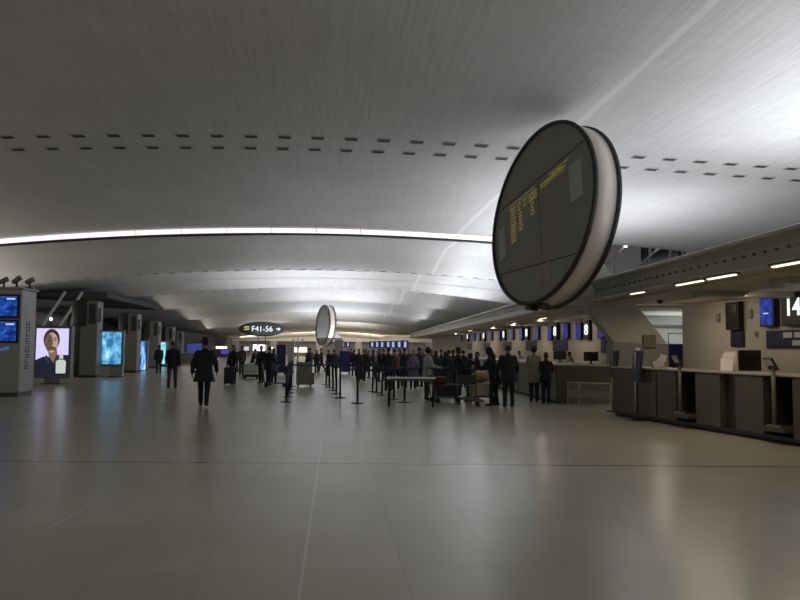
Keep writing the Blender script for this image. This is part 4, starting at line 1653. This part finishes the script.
    if not hood:
        Hm.ell(HM @ Vector((0, -.022, .03)), (.086, .094, .104), 18, 12, 0, R3)
        if hair == 'long':
            Hm.ell(HM @ Vector((0, -.06, -.09)), (.088, .055, .15), 16, 10, 0, R3)
        if hair == 'bun':
            Hm.ell(HM @ Vector((0, -.10, .06)), (.055, .05, .055), 14, 8, 0, R3)
            Hm.ell(HM @ Vector((0, -.03, -.02)), (.09, .08, .10), 14, 8, 0, R3)
        if hair == 'curly':
            Hm.ell(HM @ Vector((0, -.03, .03)), (.11, .115, .125), 16, 10, 0, R3)
        out['hair'] = remeshed(Hm, 'hair', HAIRD, .012, 1)
    if hat:
        q_ = MB()
        q_.lathe([(.165, 0), (.165, .012), (.10, .018), (.092, .03), (.09, .10), (.07, .125)], 24, 0, HM @ Matrix.Translation((0, -.01, .055)))
        out['hat'] = q_.mesh('hat', M_black)
    E_ = MB()
    for s in (-1, 1):
        E_.ell(HM @ Vector((s * .03, .083, .008)), (.011, .01, .007), 8, 6, 0, R3)
    out['eyes'] = E_.mesh('eyes', M_black)
    out['mouth'] = MB().ell(HM @ Vector((0, .088, -.058)), (.024, .010, .006), 8, 6, 0, R3).mesh('mouth', mat('lip', (.22, .09, .07), .5))
    # standing height of the built figure
    top = max(max(v.co.z for v in me.vertices) for me in out.values())
    return out, top


W = .36
PRO = {
    'walk_long': make_proto(((.26, .05), (-.22, .22)), ((-.22, .30, .35), (.25, .28, .3)), .04, .66, .07, 1.16, hat=True),
    'walk': make_proto(((-.24, .25), (.26, .06)), ((.25, .16, .5), (-.25, .16, .3)), .05, .82, .0, 1.02),
    'stand': make_proto(((.03, .02), (-.03, .03)), ((.08, .12, .25), (.05, .12, .3)), .02, .80, .01, 1.04, head_turn=.3),
    'lean': make_proto(((.10, .08), (-.04, .04)), ((.75, .12, .55), (.65, .12, .6)), .22, .82, .0, 1.0, head_nod=.2),
    'coat': make_proto(((.04, .03), (-.04, .04)), ((.1, .14, .5), (.1, .14, .3)), .03, .56, .05, 1.06, female=True, hair='long', head_turn=-.3),
    'hooded': make_proto(((.12, .1), (-.06, .05)), ((.6, .16, .9), (.5, .16, .9)), .20, .62, .04, 1.1, female=True, hood=True, head_nod=.2),
    'wide': make_proto(((.06, .05), (-.06, .05)), ((.1, .32, .5), (.15, .35, .6)), .05, .72, .03, 1.22, head_turn=.2),
    'bun': make_proto(((.05, .04), (-.03, .03)), ((.5, .14, .9), (.45, .12, 1.0)), .10, .80, .02, 1.0, female=True, hair='bun'),
    'curly': make_proto(((.03, .03), (-.04, .04)), ((.3, .12, 1.2), (.3, .12, 1.1)), .05, .62, .03, 1.08, female=True, hair='curly', head_nod=.15),
}
CL = {}


def cloth(c, r=.8):
    key = 'cloth_%.3f_%.3f_%.3f' % c
    return mat(key, c, r, noise=.18, nscale=22)


BLK = (.008, .008, .010)
CHA = (.018, .018, .021)
NAV = (.010, .013, .030)
GRN = (.010, .020, .019)
BRN = (.028, .018, .013)
GRY = (.05, .05, .052)
JEA = (.030, .037, .060)
BEI = (.26, .22, .165)
WHI = (.36, .36, .34)
RED = (.13, .02, .02)
LAV = (.16, .12, .20)


def person(kind, pos, rz, height, jac, tro, label, hairc=None, group=None):
    parts, top = PRO[kind]
    b = obj('person', parts['body'], None, pos, rz)
    s = height / top
    b.scale = (s, s, s)
    tag(b, label, 'person', group)
    for k_, me in parts.items():
        if k_ == 'body':
            continue
        o = obj(k_.strip(), me, b)
        mt = {'jacket': cloth(jac), 'trousers': cloth(tro)}.get(k_)
        if k_ == 'hair' and hairc:
            mt = cloth(hairc, .5)
        if mt:
            o.material_slots[0].link = 'OBJECT'
            o.material_slots[0].material = mt
    return b


D_ = math.radians
# the two men walking in the open hall
person('walk_long', G(203.5, 406.5), D_(4), 1.80, BLK, BLK, 'person in brimmed hat and flaring black coat walking nearest in open hall')
person('walk', G(172, 389), D_(5), 1.74, BLK, GRY, 'person in black jacket and grey trousers walking behind the hatted one')
person('stand', G(158.5, 374), D_(30), 1.62, BLK, BLK, 'small dark figure standing against the third grey column')
# around the sign
person('coat', G(233, 384.5), D_(160), 1.62, BLK, BLK, 'person in long black coat beside the tall wheeled suitcase')
person('stand', G(241.5, 375), D_(20), 1.60, BRN, BLK, 'person in dark brown jacket just right of the wheeled suitcase owner')
person('lean', G(252, 377), D_(-100), 1.45, BLK, CHA, 'person in black bending over the pale boxy cart')
person('stand', G(261, 383.5), D_(150), 1.60, NAV, BLK, 'person in navy jacket standing just right of the pale boxy cart')
person('wide', G(268.5, 385.5), D_(-30), 1.56, BLK, CHA, 'person in bulky black jacket left of the dark blue panel')
person('coat', G(273.5, 383.5), D_(60), 1.50, CHA, BLK, 'person in charcoal coat nearest the left of the dark blue panel')
# behind the belts, centre
person('stand', G(309.5, 377), D_(40), 1.53, NAV, BLK, 'person in navy jacket behind the grey wheeled cabinet')
person('coat', G(316.5, 374), D_(200), 1.40, BLK, BLK, 'short person in black right of the grey wheeled cabinet')
person('walk', G(321.5, 372), D_(90), 1.50, BRN, BLK, 'person in dark brown under the small distant round board')
person('stand', G(328, 376), D_(-60), 1.42, BLK, BLK, 'person in black left of the central dark blue panel, left one')
person('wide', G(334, 378), D_(10), 1.45, CHA, BLK, 'person in charcoal left of the central dark blue panel, right one')
# main queue
queue = [
    ('stand', 354, 376, 1.44, 20, BLK, BLK, 'person in black first right of the central dark blue panel'),
    ('coat', 358.5, 382, 1.50, 160, CHA, BLK, 'person in charcoal coat second right of the central dark blue panel'),
    ('wide', 363.5, 381, 1.47, -30, BLK, BLK, 'person in bulky black coat third right of the central blue panel'),
    ('stand', 369, 378, 1.40, 90, BRN, BLK, 'person in dark brown fourth right of the central blue panel'),
    ('bun', 374, 379, 1.44, 60, NAV, BLK, 'person in navy jacket with hair bun in the queue'),
    ('coat', 379, 382, 1.50, -80, BLK, BLK, 'person in long black coat left of the tall queueing man'),
    ('wide', 388.5, 391, 1.58, 15, BLK, CHA, 'tallest person in black coat in the queue left of the red jacket'),
    ('lean', 396, 389, 1.52, 20, RED, BLK, 'person in red jacket in the queue behind the white table'),
    ('stand', 404, 387, 1.57, -20, CHA, BLK, 'person in charcoal between the red and the lavender top'),
    ('coat', 413, 389, 1.49, 170, LAV, BLK, 'person in lavender top in the queue behind the white table'),
    ('stand', 419.5, 387, 1.60, 35, BLK, BLK, 'person in black between lavender top and white coat'),
    ('curly', 427, 400, 1.60, -70, WHI, BRN, 'person in white coat with dark curly hair behind the table'),
    ('coat', 436, 394, 1.48, 10, GRN, BLK, 'person in dark green coat just right of the white coat'),
    ('hooded', 444, 393, 1.45, -40, GRN, CHA, 'hooded person in dark green right of the white coat'),
    ('stand', 449, 391, 1.50, 40, BRN, GRY, 'person in brown jacket behind the flat suitcase trolley'),
    ('bun', 456.5, 400, 1.60, -75, BLK, BLK, 'person in black with dark hair facing the counter, left of the two trolleys'),
    ('bun', 469, 399.5, 1.42, -60, CHA, BLK, 'short person in charcoal standing behind the middle trolley'),
    ('coat', 476.5, 396, 1.46, -95, NAV, BLK, 'person in navy with brown hair behind the mustard bag'),
    ('hooded', 494, 406, 1.60, 60, BLK, BLK, 'hooded person in black bending beside the mustard bag trolley'),
    ('wide', 508.5, 407, 1.66, 10, BLK, BLK, 'broad person in bulky black jacket seen from behind, right of the hooded one'),
    ('curly', 534, 402, 1.66, -10, BEI, JEA, 'person in beige jacket and jeans at the counter'),
    ('bun', 546, 404, 1.47, -20, BLK, BLK, 'person in black jacket with reddish brown hair leaning at the counter'),
]
for kd, px, fy, hh, rz, jc, tr, lb in queue:
    hc = None
    if 'reddish' in lb:
        hc = (.06, .022, .012)
    elif 'brown hair' in lb:
        hc = (.03, .015, .01)
    pr = person(kd, G(px, fy), D_(rz), hh, jc, tr, lb, hc)
    if 'reddish' in lb:
        bl = MB()
        for i in range(9):
            a0 = -.9 + 1.8 * i / 8 - PI / 2
            bl.ell((.19 * math.cos(a0), .14 * math.sin(a0), .86), (.014, .012, .012), 8, 6)
        bl.build('belt_studs', mat('pale_stud', (.8, .78, .7), .3, .4), pr)
# more of the queue behind, seen between the others
back = [(351, 371, 'stand', BLK), (366, 372, 'coat', CHA), (384, 381, 'wide', NAV), (400, 380, 'coat', BLK), (409, 379, 'stand', GRN), (423, 382, 'coat', BLK), (431, 384, 'wide', BLK), (441, 382, 'stand', CHA), (453, 384, 'coat', BRN), (463, 388, 'stand', BLK)]
for i, (px, fy, kd, jc) in enumerate(back):
    person(kd, G(px, fy), D_(37 * i), 1.50, jc, BLK, 'dark-clad person half hidden in the back of the queue', None, 'people half hidden at the back of the queue')
# staff behind the far counters
for px, py, lb in ((566.5, 358, 'staff person in pale shirt between the two far desk monitors'), (517, 357, 'staff person in pale shirt behind counter, right of the broad black jacket'), (487, 356, 'staff person in pale shirt behind counter near the hooded person')):
    q = PX(px, py, 8.95)
    person('lean', Vector((9.2, min(q.y, 60), 0)), D_(95), 1.46, WHI, BLK, lb)

# ------------------------------------------------------------------ light


def area(name, loc, rot, sx, sy, e, col=(1, 1, 1), spread=None):
    ld = bpy.data.lights.new(name, 'AREA')
    ld.shape = 'RECTANGLE'
    ld.size, ld.size_y = sx, sy
    ld.energy = e
    ld.color = col
    if spread:
        ld.spread = spread
    o = bpy.data.objects.new(name, ld)
    COL.objects.link(o)
    o.location = loc
    o.rotation_euler = rot
    return o


UP = (PI, 0, 0)
COOL = (.86, .905, 1.0)
NEU = (1.0, .94, .85)
M_up = mat('uplight_trough', (.3, .3, .3), .5)


def uplight(x, y, z, sx, sy, e, col, tilt=0.0):
    area('uplight', (x, y, z), (PI, tilt, 0), sx, sy, e, col)


# broad cove uplights along the canopy roofs on the right
uplight(12.2, 3, 3.7, 4, 14, 1150, COOL)
uplight(12.0, 15.5, 3.7, 4, 10, 650, COOL)
uplight(13.0, 30, 3.8, 3, 10, 290, COOL)
uplight(8.2, 29, 3.75, 1.2, 12, 380, COOL, -.95)
uplight(8.7, 43, 3.75, 1.2, 14, 560, COOL, -1.05)
uplight(9.5, 58, 3.75, 1.2, 16, 520, COOL, -1.15)
uplight(10.5, 82, 3.75, 1.2, 28, 420, COOL, -1.2)
# weaker unseen uplights added as fill along the left of the hall
uplight(-19, 5, 3.0, 2, 30, 480, NEU, .5)
uplight(10.4, 36, 3.75, 2.4, 20, 480, COOL)  # right side: unseen fill added for the dark ceiling above the canopy
uplight(11.2, 56, 3.75, 2.4, 20, 560, COOL)  # right side: the same added fill, farther along
uplight(-21, 40, 2.5, 2, 20, 300, NEU, .7)
uplight(-16.5, 84, 3.4, 1.2, 34, 180, NEU, 1.2)
# unseen broad fill lights added mid-hall to brighten the far ceiling
uplight(-2, 58, 2.5, 9, 12, 900, COOL)
uplight(0, 74, 2.5, 9, 12, 1000, COOL)
uplight(0, 91, 2.4, 9, 12, 1000, COOL)
# light of the shops at the far end
for x, y, e in ((-9, 104, 500), (2, 108, 500)):
    uplight(x, y, 2.3, 6, 3, e * .6, NEU)
for x in (-12, -4, 4, 11):
    area('shop_light', (x, 122, 3.0), (math.radians(70), 0, 0), 6, .6, 400, (1, .9, .75))
# unseen fill lamps added to brighten the walls behind the desks
area('added_wall_fill', (12.2, 23.6, 2.7), (math.radians(40), 0, 0), 3.0, .3, 45, (.95, 1, .95))
area('added_wall_fill', (8.6, 19.2, 2.68), (0, 0, 0), .3, .8, 12, (1, .92, .75))
for y in (8, 12, 16, 19):
    area('added_wall_fill', (8.9, y, 2.68), (0, -math.radians(40), 0), .3, 2.0, 11, (1, .84, .62))
for y in (31, 38, 46, 54, 62):
    area('added_wall_fill', (wallX(y) - 1.3, y, 2.68), (0, -math.radians(35), 0), .3, 4.0, 16, (1, .84, .62))

wd = bpy.data.worlds.new('world')
sc.world = wd
wd.use_nodes = True
wd.node_tree.nodes['Background'].inputs['Color'].default_value = (1, .94, .84, 1)
wd.node_tree.nodes['Background'].inputs['Strength'].default_value = .35

sc.view_settings.view_transform = 'Standard'
sc.view_settings.look = 'None'
sc.view_settings.gamma = 1
sc.view_settings.exposure = 0
sc.view_settings.use_curve_mapping = False
